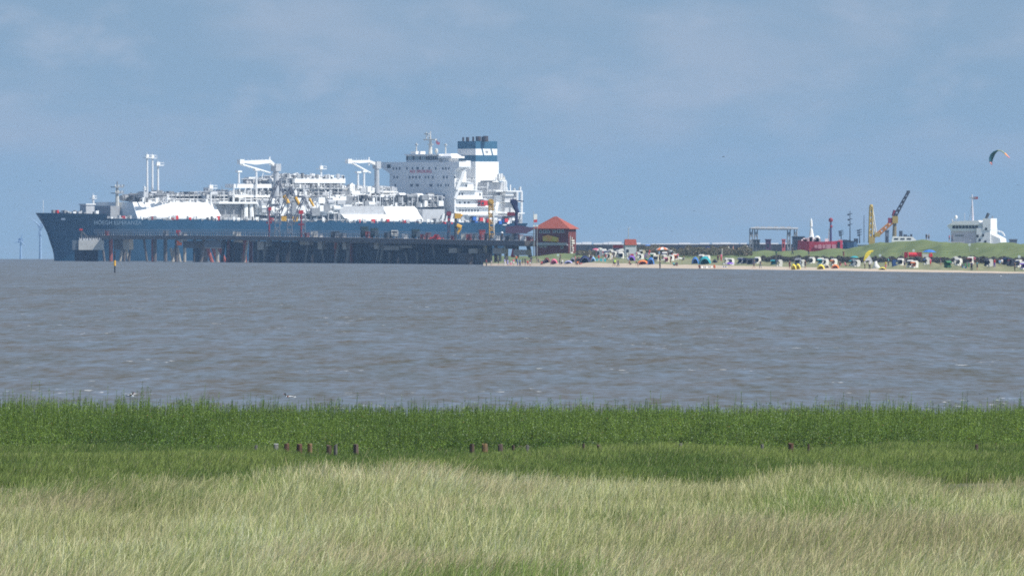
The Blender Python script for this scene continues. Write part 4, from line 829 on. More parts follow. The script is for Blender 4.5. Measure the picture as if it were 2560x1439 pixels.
def G(px, py):               # the point of the shore land seen at a photo pixel
    c = cols(px)
    for a, b in zip(c[1:], c[2:5]):
        if a[1] >= py >= b[1] and a[1] > b[1]:
            t0, t1 = 0., 1.
            for _ in range(18):
                t = (t0 + t1) / 2; D = a[0] + (b[0] - a[0]) * t; ts = t * t * (3 - 2 * t) * .5 + t * .5; z = zpix(a[1], a[0]) + (zpix(b[1], b[0]) - zpix(a[1], a[0])) * ts
                if yofz(z, D) > py: t0 = t
                else: t1 = t
            return Vector(((px - 1280) / F * D, D, z - .03))
    if py > c[1][1]: D = c[1][0] - 8; return Vector(((px - 1280) / F * D, D, drop(D) - .15))
    D = c[4][0]; return Vector(((px - 1280) / F * D, D, zpix(c[4][1], D) - .05))
def blades_mass(name, label, cat, spans, seed, h0, leaf, cols_, dens, depth=(0, 40)):
    """thicket: many small leaf faces along the shore; spans = (px0, px1, py base, height)"""
    rs = np.random.RandomState(seed); V = []; Cc = []
    for p0, p1, pb, hh in spans:
        n = int((p1 - p0) * dens); px = rs.uniform(p0, p1, n); d0 = rs.uniform(depth[0], depth[1], n)
        base = np.array([G(a, pb) for a in np.linspace(p0, p1, 12)]); lx = np.linspace(p0, p1, 12); Y = np.interp(px, lx, base[:, 1]) + d0; X = (px - 1280) / F * Y; Z = np.interp(px, lx, base[:, 2]) + .2
        hv = hh * (.55 + .75 * vnoise(px / 9, d0 / 20, seed)) * (.8 + .4 * vnoise(px / 2.5, d0 / 9, seed + 1)); z = Z + hv * rs.uniform(0, 1, n) ** .7
        a = rs.uniform(0, 6.28, n); b = rs.uniform(-.9, .9, n); L = leaf * rs.uniform(.6, 1.5, n)
        u = np.stack([np.cos(a), np.sin(a) * .6, b], -1) * L[:, None]; v = np.stack([-np.sin(a), np.cos(a) * .6, rs.uniform(-.6, .9, n)], -1) * L[:, None] * .6; c = np.stack([X, Y, z], -1)
        V.append(np.stack([c - u, c - v, c + u, c + v], 1).reshape(-1, 3)); k = rs.rand(n, 1); cc = np.array(cols_[0]) * k + np.array(cols_[1]) * (1 - k); Cc.append(np.repeat(cc * rs.uniform(.6, 1.3, (n, 1)), 4, axis=0))
    V = np.concatenate(V); Cc = np.concatenate(Cc); o = npmesh(name, V, np.arange(len(V)).reshape(-1, 4), leafmat(name + '_leaf', .15), Cc)
    return tag(o, label, cat, kind='stuff')
blades_mass('hedge', 'long dark low hedge at the foot of the green dike behind the beach baskets', 'hedge', [(1888, 1990, 654, 1.3), (1990, 2100, 655, 1.35), (2100, 2330, 656.5, 1.2), (2330, 2620, 658, 1.25), (2620, 2900, 660, 1.4)], 3, 1.5, .22, [(.075, .08, .06), (.10, .08, .075)], 55, (0, 16))
blades_mass('scrub', 'brownish green scrub behind the crowded beach', 'scrub', [(1440, 1560, 640, 1.3), (1560, 1680, 640, 2.6), (1680, 1880, 641, 2.4)], 4, 1.5, .25, [(.13, .135, .08), (.16, .12, .085)], 80, (0, 60))
# ------------------------------------------------------------------ people
def skin_body(J, E, name='body'):
    me = bpy.data.meshes.new(name); ks = list(J); me.from_pydata([J[k][0] for k in ks], [(ks.index(a), ks.index(b)) for a, b in E], [])
    o = bpy.data.objects.new(name, me); C.objects.link(o); md = o.modifiers.new('s', 'SKIN'); md.use_smooth_shade = True; sv = me.skin_vertices[0].data
    for i, k in enumerate(ks): r_ = J[k][1]; sv[i].radius = (r_, r_ * (J[k][2] if len(J[k]) > 2 else 1)); sv[i].use_root = (k == 'pel')
    o.modifiers.new('u', 'SUBSURF').levels = 1; dg = bpy.context.evaluated_depsgraph_get(); m2 = bpy.data.meshes.new_from_object(o.evaluated_get(dg)); bpy.data.objects.remove(o); bpy.data.meshes.remove(me); m2.name = name
    m2.materials.clear(); m2.materials.append(SKIN); m2.polygons.foreach_set('use_smooth', [True] * len(m2.polygons)); return m2
def pose(kind):
    V = Vector; J = {}
    if kind in ('stand', 'walk', 'reach', 'stoop'): hz_ = .93
    elif kind == 'sit': hz_ = .47
    else: hz_ = .16      # on the ground
    tilt = {'stand': 0, 'walk': .06, 'reach': .02, 'stoop': .9, 'sit': -.12, 'ground': -.25}[kind]
    d = V((0, -math.sin(tilt), math.cos(tilt))); pel = V((0, 0, hz_)); che = pel + d * .34; sh = pel + d * .50; nk = pel + d * .58; hd = pel + d * .70 + V((0, -.02, 0)); top = pel + d * .80 + V((0, -.02, 0))
    J['pel'] = (pel, .145, .8); J['wai'] = (pel + d * .17, .125, .75); J['che'] = (che, .15, .75); J['sh'] = (sh, .10, .8); J['nk'] = (nk, .055); J['hd'] = (hd, .095, 1.1); J['top'] = (top, .06, 1.1)
    J['nose'] = (hd + V((0, -.105, -.01)), .018)
    E = [('pel', 'wai'), ('wai', 'che'), ('che', 'sh'), ('sh', 'nk'), ('nk', 'hd'), ('hd', 'top'), ('hd', 'nose')]
    for s, t in ((-1, 'l'), (1, 'r')):
        J['ear' + t] = (hd + V((s * .09, .01, 0)), .02); E.append(('hd', 'ear' + t))
        S = sh + V((s * .19, 0, -.02))
        el, wr = {'stand': (V((s * .24, .02, -.28)), V((s * .22, -.08, -.52))), 'walk': (V((s * .22, -s * .12, -.27)), V((s * .20, -s * .26 - .05, -.48))), 'reach': (V((s * .22, -.14, -.16)), V((s * .16, -.36, -.02))),
                  'stoop': (V((s * .2, -.06, -.28)), V((s * .15, -.12, -.52))), 'sit': (V((s * .24, -.1, -.25)), V((s * .14, -.32, -.27))), 'ground': (V((s * .24, .12, -.22)), V((s * .26, .25, -.42)))}[kind]
        el = sh + el; wr = sh + wr; J['s' + t] = (S, .062); J['e' + t] = (el, .045); J['w' + t] = (wr, .03); E += [('sh', 's' + t), ('s' + t, 'e' + t), ('e' + t, 'w' + t)]
        f = (wr - el).normalized(); J['p' + t] = (wr + f * .07, .035, .6); E.append(('w' + t, 'p' + t)); side = f.cross(V((s, 0, 0))).normalized()
        for q, (o_, L) in enumerate(((-.028, .07), (-.01, .085), (.01, .08), (.027, .065))):
            J['f%d%s' % (q, t)] = (wr + f * (.08 + L * .5) + side * o_, .009); J['g%d%s' % (q, t)] = (wr + f * (.08 + L) + side * o_ * 1.1 + V((-s * .02, 0, 0)), .008); E += [('p' + t, 'f%d%s' % (q, t)), ('f%d%s' % (q, t), 'g%d%s' % (q, t))]
        J['th' + t] = (wr + f * .07 + side * -.06 + V((-s * .015, 0, 0)), .010); E.append(('p' + t, 'th' + t))
        kn, an, to = {'stand': (V((s * .11, -.01, .49)), V((s * .12, .02, .07)), V((s * .14, -.15, .03))), 'walk': (V((s * .09, -.16 * s - .05, .50)), V((s * .08, -.24 * s + .05, .08)), V((s * .08, -.24 * s - .1, .03))),
                      'reach': (V((s * .12, -.04, .49)), V((s * .14, .02, .07)), V((s * .15, -.15, .03))), 'stoop': (V((s * .12, -.03, .49)), V((s * .13, .03, .07)), V((s * .14, -.14, .03))),
                      'sit': (V((s * .13, -.46, .47)), V((s * .13, -.48, .07)), V((s * .13, -.62, .03))), 'ground': (V((s * .13, -.42, .36)), V((s * .14, -.66, .07)), V((s * .14, -.80, .05)))}[kind]
        J['h' + t] = (pel + V((s * .09, 0, -.04)), .095); J['k' + t] = (kn, .058); J['a' + t] = (an, .038); J['t' + t] = (to, .035, .7); E += [('pel', 'h' + t), ('h' + t, 'k' + t), ('k' + t, 'a' + t), ('a' + t, 't' + t)]
    me = skin_body(J, E); segs = [(J[a][0], J[b][0], a, b) for a, b in E]
    def region(c):
        best = min(segs, key=lambda q: (c - (q[0] + (q[1] - q[0]) * max(0, min(1, (c - q[0]).dot(q[1] - q[0]) / max(1e-6, (q[1] - q[0]).length_squared))))).length)
        t = (c - best[0]).dot(best[1] - best[0]) / max(1e-6, (best[1] - best[0]).length_squared); return best[2], best[3], t
    kept = {'shirt': [], 'shorts': [], 'trousers': [], 'hair': []}
    for p in me.polygons:
        c = p.center; a, b, t = region(c)
        if (a, b) in (('wai', 'che'), ('che', 'sh'), ('sh', 'nk')) and not (b == 'nk' and t > .4) or (a == 'sh' and b[0] == 's') or (a[0] == 's' and b[0] == 'e' and t < .6) or (a == 'pel' and b == 'wai' and t > .25): kept['shirt'].append(p.index)
        if (a == 'pel' and (b[0] == 'h' or (b == 'wai' and t <= .35))) or (a[0] == 'h' and a != 'hd' and b[0] == 'k' and t < .75): kept['shorts'].append(p.index); kept['trousers'].append(p.index)
        elif (a[0] == 'h' and a != 'hd' and b[0] == 'k') or (a[0] == 'k' and b[0] == 'a' and t < .92): kept['trousers'].append(p.index)
        if b == 'top' or (a in ('nk', 'hd') and b in ('hd', 'top') and (c.y - hd.y) > .02 and c.z > hd.z - .05) : kept['hair'].append(p.index)
    out = {'body': me}
    for k, ids in kept.items():
        vm = {}; vs = []; fs = []; th = .022 if k in ('shirt', 'shorts', 'trousers') else .014
        for i in ids:
            f = []
            for v in me.polygons[i].vertices:
                if v not in vm: vm[v] = len(vs); q = me.vertices[v]; vs.append(q.co + q.normal * th)
                f.append(vm[v])
            fs.append(f)
        n = len(vs); inv = {b: a for a, b in vm.items()}
        inner = [me.vertices[inv[i]].co + me.vertices[inv[i]].normal * .003 for i in range(n)]; ec = {}
        for f in fs:
            for a, b in zip(f, f[1:] + f[:1]): ec[(a, b)] = 1
        rim = [(b, a, a + n, b + n) for (a, b) in ec if (b, a) not in ec]
        m = bpy.data.meshes.new(k); m.from_pydata([tuple(v) for v in vs + inner], [], [tuple(f) for f in fs] + [tuple(i + n for i in reversed(f)) for f in fs] + rim); m.update(); m.polygons.foreach_set('use_smooth', [True] * len(m.polygons)); out[k] = m
    return out
POSE = {k: pose(k) for k in ('stand', 'walk', 'reach', 'stoop', 'sit', 'ground')}
_cl = {}
PAL = {'red': (.50, .03, .03), 'dark red': (.16, .02, .025), 'white': (.75, .75, .74), 'black': (.02, .02, .025), 'dark': (.03, .035, .05), 'navy': (.02, .03, .10), 'blue': (.05, .18, .50), 'light blue': (.25, .45, .72), 'lavender': (.38, .38, .65), 'pink': (.7, .15, .25), 'yellow': (.8, .65, .05),
       'neon yellow': (.55, .85, .08), 'green': (.05, .2, .08), 'grey': (.2, .2, .22), 'orange': (.85, .22, .05), 'purple': (.2, .08, .45), 'teal': (.03, .32, .36), 'brown': (.12, .07, .05), 'beige': (.5, .42, .33)}
def cloth(c): return mat(c.replace(' ', '_') + '_cloth_weave', PAL[c], .8, scale=5)
def dressed(kind, part, c):
    key = (kind, part, c)
    if key not in _cl: m = POSE[kind][part].copy(); m.materials.clear(); m.materials.append(cloth(c) if c != 'hair' else HAIR); _cl[key] = m
    return _cl[key]
def person(px, py, kind, top, bot, label, rz=None, group='people on the beach', sc=1.0, long_=False, at=None):
    p = at or G(px, py); t = thing('person', label, 'person', p, rz if rz is not None else (px * 1.7) % 6.28, group, sc)
    for nm, me in (('body', POSE[kind]['body']), ('shirt', dressed(kind, 'shirt', top)), ('trousers' if long_ else 'shorts', dressed(kind, 'trousers' if long_ else 'shorts', bot)), ('hair', dressed(kind, 'hair', 'hair'))):
        if top == 'beige' and nm == 'shirt': continue
        o = bpy.data.objects.new(nm, me); C.objects.link(o); o.parent = t
    return t
P_ = [(1216, 664, 'stand', 'dark red', 'dark', 'person in a maroon top, first at the left tip of the beach'), (1228, 664, 'stoop', 'grey', 'beige', 'person in grey stooping near the left tip of the beach'), (1246, 663, 'stand', 'dark', 'dark', 'person in dark clothes left of the lavender shirts'),
      (1262, 664, 'walk', 'lavender', 'white', 'broad person in a pale lavender shirt at the water, left one'), (1269, 665, 'stand', 'lavender', 'lavender', 'person in lavender right beside the first lavender shirt'), (1266, 658, 'stand', 'dark', 'dark', 'person in dark clothes just behind the lavender shirts'),
      (1278, 663, 'sit', 'white', 'pink', 'person in white and pink seated right of the lavender shirts'), (1284, 664, 'stand', 'pink', 'white', 'person in a pink top and white shorts at the left beach'), (1291, 656, 'walk', 'orange', 'navy', 'person with an orange top high behind the blue shirts'),
      (1294, 664, 'stand', 'light blue', 'blue', 'person in a light blue shirt at the left beach'), (1300, 665, 'stand', 'light blue', 'navy', 'tall person in light blue with navy trousers, right one of the blue pair'), (1307, 661, 'stand', 'green', 'dark', 'person in dark green right of the blue pair'),
      (1313, 662, 'walk', 'dark', 'dark', 'person in dark clothes walking, left of the red shirts'), (1319, 663, 'sit', 'red', 'dark', 'person in red seated near the waterline at the left'), (1325, 665, 'stand', 'dark red', 'white', 'person in a dark red top with white shorts near the waterline'),
      (1328, 659, 'stand', 'navy', 'grey', 'person in navy behind the dark red top'), (1342, 658, 'stand', 'dark', 'beige', 'person in dark clothes on the green dune edge'), (1346, 658, 'sit', 'grey', 'grey', 'person in grey seated on the dune edge'),
      (1354, 661, 'ground', 'red', 'brown', 'tiny person in red lying on the sand left of the dark red tent'), (1399, 660, 'stand', 'dark', 'navy', 'person in dark clothes beside the pink beach tent'), (1401, 652, 'reach', 'brown', 'brown', 'sun tanned person reaching up beside the pink tent'),
      (1406, 661, 'sit', 'white', 'navy', 'person in white sitting right of the pink tent'), (1438, 657, 'stand', 'pink', 'dark red', 'person in pink left of the orange brown tent'), (1443, 661, 'ground', 'orange', 'brown', 'person in orange sitting on the sand before the tents'), (1449, 661, 'ground', 'brown', 'red', 'sun tanned person sitting on sand before the navy tent'),
      (1473, 653, 'stand', 'white', 'navy', 'person in white and navy right of the navy tent'), (1477, 655, 'stand', 'navy', 'red', 'person in navy beside the light blue tent'), (1490, 640, 'stand', 'pink', 'grey', 'person in bright pink behind the windbreak'),
      (1537, 666, 'walk', 'neon yellow', 'dark', 'person in a neon yellow shirt walking on the sand'), (1534, 665, 'walk', 'teal', 'dark', 'person in teal half behind the neon yellow shirt'), (1545, 667, 'walk', 'navy', 'navy', 'person in navy walking right behind the neon yellow shirt'),
      (1575, 662, 'ground', 'dark red', 'dark', 'person sitting on the sand below the purple tent'), (1595, 668, 'stoop', 'dark', 'beige', 'small person bending on the sand left of the orange tent'), (1650, 673, 'stand', 'black', 'black', 'person in black standing alone at the waterline'),
      (1649, 656, 'stand', 'brown', 'dark', 'tall brown clad person between the blue tent and baskets'), (1676, 661, 'stand', 'dark red', 'brown', 'person in dark red at the white basket'), (1685, 664, 'ground', 'teal', 'black', 'person in teal sitting on dark gear on the sand'), (1692, 664, 'ground', 'dark', 'dark', 'person in dark clothes lying right of the teal shirt'),
      (1624, 641, 'stand', 'red', 'dark', 'person in red behind the baskets under a small parasol'), (1632, 640, 'stand', 'dark red', 'dark', 'person in dark red left of the orange canopy'), (1655, 640, 'stand', 'green', 'dark', 'person in dark green below the orange canopy'), (1668, 641, 'stand', 'dark', 'dark red', 'person in dark clothes at the right edge of the orange canopy'),
      (1749, 671, 'ground', 'dark red', 'dark', 'person lying on the sand with dark red clothes, left of the white towel'), (1786, 670, 'ground', 'orange', 'red', 'person in orange sitting on the sand right of the white towel'), (1795, 656, 'stand', 'dark red', 'dark', 'person in dark red left of the white basket pair'), (1803, 653, 'stand', 'pink', 'red', 'person in pink behind the dark red one'),
      (1822, 631, 'stand', 'white', 'beige', 'person in white standing far back on the dune path, left one'), (1833, 630, 'stand', 'beige', 'red', 'bare chested person far back on the dune path'), (1867, 628, 'stand', 'white', 'grey', 'person in white far back on the dune ridge'), (1857, 637, 'stand', 'dark', 'dark', 'person in dark clothes alone on the low dune'),
      (1885, 671, 'walk', 'navy', 'dark', 'person in navy walking by the baskets at the path'), (1901, 671, 'walk', 'dark', 'grey', 'small person in dark clothes on the sand beside a bag'), (1941, 644, 'stand', 'green', 'grey', 'person in green at the hedge above a white basket'),
      (1974, 672, 'stand', 'dark red', 'dark red', 'person in dark red left of the yellow beach tents'), (1981, 638, 'walk', 'dark', 'dark', 'person in dark clothes on the grass above the hedge, left'), (2013, 671, 'stand', 'brown', 'dark', 'sun tanned person right of the first yellow tent'), (2022, 641, 'stand', 'dark red', 'grey', 'person in dull red just behind a white basket by the hedge'),
      (2100, 664, 'ground', 'dark red', 'pink', 'person in dull red sitting before the dark hedge'), (2114, 665, 'ground', 'pink', 'brown', 'person in pink sitting left of the teal topped basket'), (2109, 646, 'walk', 'dark red', 'dark red', 'person in dark red walking on the grass above the hedge'),
      (2162, 672, 'stand', 'white', 'black', 'person in black trousers holding up the yellow and white kite, left one'), (2174, 673, 'stand', 'white', 'black', 'person in black trousers helping with the white kite, right one'), (2214, 674, 'stand', 'yellow', 'pink', 'person with a yellow top and pink legs right of the kite'), (2221, 665, 'stand', 'teal', 'dark', 'person in teal beside the blue basket'),
      (2261, 669, 'stand', 'grey', 'dark', 'person in grey between two white baskets'), (2326, 666, 'stand', 'pink', 'red', 'person in dull pink right of the leaning basket'), (2328, 650, 'stand', 'red', 'dark', 'person in red under the blue canopy'), (2352, 664, 'stand', 'navy', 'grey', 'person in navy left of the green basket'),
      (2373, 604, 'walk', 'pink', 'dark', 'person in pinkish top walking on the dike crest'), (2380, 604, 'walk', 'dark', 'navy', 'taller person in dark clothes on the dike crest'), (2316, 600, 'stand', 'dark', 'dark', 'distant person in dark clothes at the left of the dike crest'), (2322, 600, 'stand', 'grey', 'dark', 'distant smaller person right beside the first on the crest'),
      (2407, 656, 'sit', 'dark', 'brown', 'person in dark clothes with a white cap among the right hand baskets'), (2406, 670, 'ground', 'navy', 'teal', 'person in navy sitting on the bench grass, left of the green towel'), (2415, 671, 'ground', 'green', 'blue', 'person in green sitting on the bench grass'), (2429, 676, 'stand', 'navy', 'black', 'person in navy with dark trousers standing in front of a white basket'),
      (2436, 662, 'stand', 'pink', 'brown', 'person in dull pink leaning at the same white basket'), (2443, 675, 'stand', 'teal', 'dark', 'person in grey teal right of the navy one'), (2486, 669, 'stand', 'red', 'purple', 'person in red and purple at the right side of a white basket'), (2499, 664, 'sit', 'light blue', 'grey', 'person in light blue sitting left of the big dark basket'),
      (2505, 662, 'sit', 'white', 'grey', 'person in white sitting left of the big dark basket'), (2537, 678, 'stand', 'black', 'black', 'person in black standing before the big dark basket'), (2556, 672, 'stand', 'lavender', 'purple', 'person in lavender at the right edge of the picture')]
for i, q in enumerate(P_): person(q[0], q[1], q[2], q[3], q[4], q[5], long_=(i % 3 == 0 or q[4] in ('black', 'navy')), sc=1.3 if q[1] > 610 else 1.1)
for px, py, c in ((2407, 640.5, 'white'),):
    p = G(2407, 656)
# ------------------------------------------------------------------ beach baskets
def basket_meshes():
    prof = [(-.42, 0), (.38, 0), (.42, .38), (.50, .9), (.46, 1.25), (.30, 1.50), (.05, 1.58), (-.28, 1.50), (-.50, 1.30)]   # x back, z up : outer shell side view
    inn = [(-.44, 1.24), (-.26, 1.42), (.04, 1.49), (.26, 1.42), (.39, 1.22), (.42, .9), (.33, .45), (-.40, .42)]
    sh = MB(); w_ = .60
    outer = [(x, z) for x, z in prof]; ring = outer + inn
    for y in (-w_, w_):         # side cheeks: solid panels, 4 cm thick
        y2 = y - .05 * (1 if y > 0 else -1); cheek = [(-.30, 0), (.38, 0), (.42, .38), (.50, .9), (.46, 1.25), (.30, 1.50), (.05, 1.58), (-.28, 1.50), (-.42, 1.33), (-.22, 1.0), (-.18, .75), (-.40, .62)]
        n = len(cheek); sh.add([(x, y, z) for x, z in cheek] + [(x, y2, z) for x, z in cheek], [tuple(range(n)), tuple(range(2 * n - 1, n - 1, -1))] + [(i, i + n, (i + 1) % n + n, (i + 1) % n) for i in range(n)])
    back = [(.38, 0), (.42, .38), (.50, .9), (.46, 1.25), (.30, 1.50), (.05, 1.58), (-.28, 1.50), (-.50, 1.30)]
    n = len(back); bi = [(x - .05 if x > 0 else x, z - .06) for x, z in back]
    sh.add([(x, -w_ + .05, z) for x, z in back] + [(x, w_ - .05, z) for x, z in back] + [(x, -w_ + .05, max(0, z)) for x, z in bi] + [(x, w_ - .05, max(0, z)) for x, z in bi],
           [(i, i + n, i + n + 1, i + 1) for i in range(n - 1)] + [(2 * n + i + 1, 3 * n + i + 1, 3 * n + i, 2 * n + i) for i in range(n - 1)])
    seat = MB().box((-.42, -w_ + .06, 0), (.36, w_ - .06, .40)); cush = MB().box((-.42, -w_ + .07, .41), (.30, w_ - .07, .54), taper=.02); cush.add([(.24, -.52, .5), (.24, .52, .5), (.36, .52, 1.2), (.36, -.52, 1.2), (.30, -.52, .5), (.30, .52, .5), (.40, .52, 1.2), (.40, -.52, 1.2)], [(0, 1, 2, 3), (7, 6, 5, 4), (0, 4, 5, 1), (1, 5, 6, 2), (2, 6, 7, 3), (3, 7, 4, 0)])
    aw = MB().add([(-.50, -.55, 1.31), (-.50, .55, 1.31), (-.85, .55, 1.12), (-.85, -.55, 1.12), (-.50, -.55, 1.27), (-.50, .55, 1.27), (-.85, .55, 1.08), (-.85, -.55, 1.08)], [(0, 1, 2, 3), (7, 6, 5, 4), (0, 4, 5, 1), (1, 5, 6, 2), (2, 6, 7, 3), (3, 7, 4, 0)])
    foot = MB().box((-.85, -.5, .06), (-.45, -.04, .36)); foot.box((-.85, .04, .06), (-.45, .5, .36)); foot.box((-.7, -.04, .1), (-.6, .04, .16))
    return sh, seat, cush, aw, foot
BS = basket_meshes(); _b = {}
def basket(px, py, label, shell='white', cush='navy', rz=0.0, sc=1.12, tilt=0):
    key = (shell, cush)
    if key not in _b:
        sm = WICKER if shell == 'white' else mat(shell + '_wicker', {'dark': (.04, .045, .06), 'blue': (.03, .07, .2), 'green': (.05, .12, .06), 'grey': (.22, .24, .27), 'cream': (.6, .55, .42)}[shell], .8, var=.2, scale=4)
        _b[key] = [(n, b.mesh(n, m)) for n, b, m in (('shell', BS[0], sm), ('seat', BS[1], sm), ('cushion', BS[2], cloth(cush)), ('awning', BS[3], cloth(cush)), ('footrest', BS[4], sm))]
    t = thing('beach_basket', label, 'beach basket', G(px, py), rz + .5 + .35 * math.sin(px * 2.3), 'hooded beach baskets', sc); t.rotation_euler.x = tilt
    for n, me in _b[key]: o = bpy.data.objects.new(n, me); C.objects.link(o); o.parent = t
    return t
# rz 0: the opening faces left, the back is to the sun
B_ = [(1490, 637, 'white', 'grey', .3, 'white basket, leftmost of the upper cluster beside the pink clad person'), (1500, 634, 'white', 'grey', -.3, 'tall white basket topmost of the left cluster'), (1509, 637, 'white', 'dark', .2, 'white basket second row, left of the red banner'), (1517, 641, 'grey', 'navy', .5, 'grey basket below the left cluster'),
      (1498, 641, 'grey', 'dark', -.4, 'grey basket behind the light blue tent'), (1527, 638, 'white', 'navy', .1, 'white basket under the red banner, left one'), (1536, 643, 'white', 'dark', -.2, 'white basket under the red banner, right one'), (1546, 640, 'white', 'navy', .2, 'white basket left of the red roofed hut, upper one'),
      (1553, 646, 'white', 'dark', .6, 'white basket left of the hut, lower one'), (1560, 640, 'white', 'grey', 0, 'white basket touching the left wall of the hut'), (1524, 648, 'cream', 'navy', .3, 'cream basket above the neon yellow shirt'), (1594, 634, 'white', 'grey', -.5, 'white basket leaning at the right wall of the hut'),
      (1595, 645, 'white', 'navy', .1, 'white basket right of the hut above the purple tent'), (1603, 650, 'white', 'navy', .3, 'white basket just above the orange tent, right one'), (1608, 640, 'cream', 'grey', 0, 'cream basket in the second row right of the hut'), (1616, 647, 'grey', 'green', -.3, 'grey basket behind the blue tent'),
      (1632, 648, 'white', 'green', .2, 'white basket left of the brown clad person'), (1640, 653, 'cream', 'grey', .4, 'cream basket just beside the blue tent'), (1660, 651, 'white', 'beige', .1, 'white basket under the orange canopy, left one'), (1668, 657, 'cream', 'pink', .5, 'cream basket leaning below the orange canopy'),
      (1678, 653, 'white', 'dark', -.1, 'white basket left of the teal shirt'), (1689, 650, 'white', 'orange', .2, 'white basket with an orange towel'), (1754, 652, 'white', 'grey', .2, 'white basket above the turquoise tent, left one'), (1768, 654, 'white', 'teal', 0, 'white basket above the turquoise tent, right one'),
      (1816, 661, 'white', 'grey', .1, 'white basket with grey lining, left one above the purple parasol'), (1828, 662, 'white', 'navy', -.1, 'white basket right one above the purple parasol'), (1852, 660, 'grey', 'navy', .4, 'dull grey basket right of the purple parasol'), (1863, 661, 'dark', 'navy', .3, 'dark basket just right of the dull grey one'),
      (1877, 662, 'dark', 'dark', .2, 'dark basket behind the navy walker'), (1894, 659, 'white', 'navy', 0, 'white basket with navy lining right of the navy walker'), (1935, 664, 'dark', 'teal', .3, 'dark basket left of the one with a red towel'), (1950, 666, 'white', 'navy', .0, 'white basket facing left, on its own before the dark hedge'),
      (1995, 662, 'grey', 'grey', .2, 'grey basket above the first yellow tent'), (2007, 666, 'white', 'navy', .0, 'white basket right behind the first yellow tent'), (2030, 660, 'white', 'dark', 0, 'tall white basket high against the hedge'), (2052, 662, 'white', 'teal', .3, 'white basket with teal lining behind the second yellow tent'),
      (2064, 664, 'white', 'grey', .1, 'white basket right behind the second yellow tent'), (2085, 664, 'white', 'orange', -.2, 'narrow white basket above the orange beach tent'), (2133, 665, 'grey', 'teal', .2, 'grey basket with a teal top, left one of the pair before the kite'), (2144, 667, 'white', 'dark', .1, 'white basket right one of the pair before the kite'),
      (2236, 667, 'blue', 'blue', 2.8, 'blue basket seen from behind below the play frame'), (2252, 664, 'white', 'dark', .2, 'white basket right of the blue one'), (2276, 668, 'white', 'dark', .1, 'white basket with dark lining, left one before the play frame'), (2287, 670, 'white', 'orange', 0, 'white basket with its back lit, right one before the play frame'),
      (2319, 662, 'white', 'blue', -.1, 'white basket leaning under the blue canopy'), (2369, 669, 'green', 'green', 1.2, 'green basket with a pale top standing alone'), (2389, 659, 'white', 'grey', -.3, 'white basket left of the white capped person'), (2397, 664, 'white', 'grey', .1, 'white basket overlapping the white capped person'),
      (2427, 660, 'white', 'dark red', .2, 'white basket with a dark red lining behind the navy person'), (2477, 666, 'white', 'grey', -.1, 'tall white basket left of the red and purple person'), (2470, 665, 'dark', 'dark', .3, 'dark basket tucked left of a tall white one'),
      (2516, 661, 'dark', 'navy', .3, 'dark basket left of the big dark one near the right edge'), (2529, 665, 'dark', 'dark red', .2, 'big dark basket with a dark red roll near the right edge'), (2547, 668, 'white', 'navy', 0, 'white narrow basket near the right edge'), (2560, 674, 'white', 'purple', .1, 'white basket cut by the right edge')]
for px, py, sh_, cu_, rz, lb in B_: basket(px, py, lb, sh_, cu_, rz, 1.25)
r = random.Random(61); ORD = ['first', 'second', 'third', 'fourth', 'fifth', 'sixth', 'seventh', 'eighth', 'ninth', 'tenth', 'eleventh', 'twelfth', 'thirteenth', 'fourteenth', 'fifteenth', 'sixteenth', 'seventeenth', 'eighteenth', 'nineteenth', 'twentieth']
xs = sorted(r.uniform(1478, 1705) for _ in range(18))
for i, x in enumerate(xs):
    c_ = r.choice(['navy', 'dark', 'grey']); basket(x, r.uniform(635, 647), 'white basket with %s lining jammed among the hut crowd, %s from the left' % (c_, ORD[i]), 'white', c_, r.uniform(-.6, .7), 1.25)
xs = sorted(r.uniform(1470, 1720) for _ in range(20))
for i, x in enumerate(xs):
    c_ = r.choice(['white', 'red', 'navy', 'dark', 'light blue', 'pink', 'purple', 'grey']); person(x, r.uniform(641, 656), r.choice(['stand', 'walk', 'stand', 'sit']), c_, r.choice(['dark', 'navy', 'beige', 'white']), 'person in %s among the crowded baskets, %s figure from the left' % (c_, ORD[i]), sc=1.25)
# ------------------------------------------------------------------ tents, parasols, wind breaks
def tent(px, py, w_, h_, col, label, rz=0.0):
    t = thing('beach_tent', label, 'beach tent', G(px, py), rz, 'beach tents', 1.15); n = 12; sec = []
    cm = cloth(col)
    for j in range(7):
        f = j / 6; y = (f - .5) * w_ * .8; k = math.sin(math.pi * min(1, f * .75 + .25)); sec.append([(math.cos(a) * w_ / 2 * k, y, max(0, math.sin(a)) * h_ * k) for a in [math.pi * i / n for i in range(n + 1)]])
    MB().loft(sec, cap=False, close=False).build('canopy', [cm], t); MB().box((-w_ * .42, -w_ * .38, 0), (w_ * .42, w_ * .38, .05)).build('floor', [mat('grey_groundsheet', (.15, .15, .17))], t)
    pth = [Vector((math.cos(a) * w_ / 2 * .72, -w_ * .4, max(0, math.sin(a)) * h_ * .72)) for a in [math.pi * i / 8 for i in range(9)]]; MB().path(pth, .02, 5).build('hoop', [LGREY], t); return t
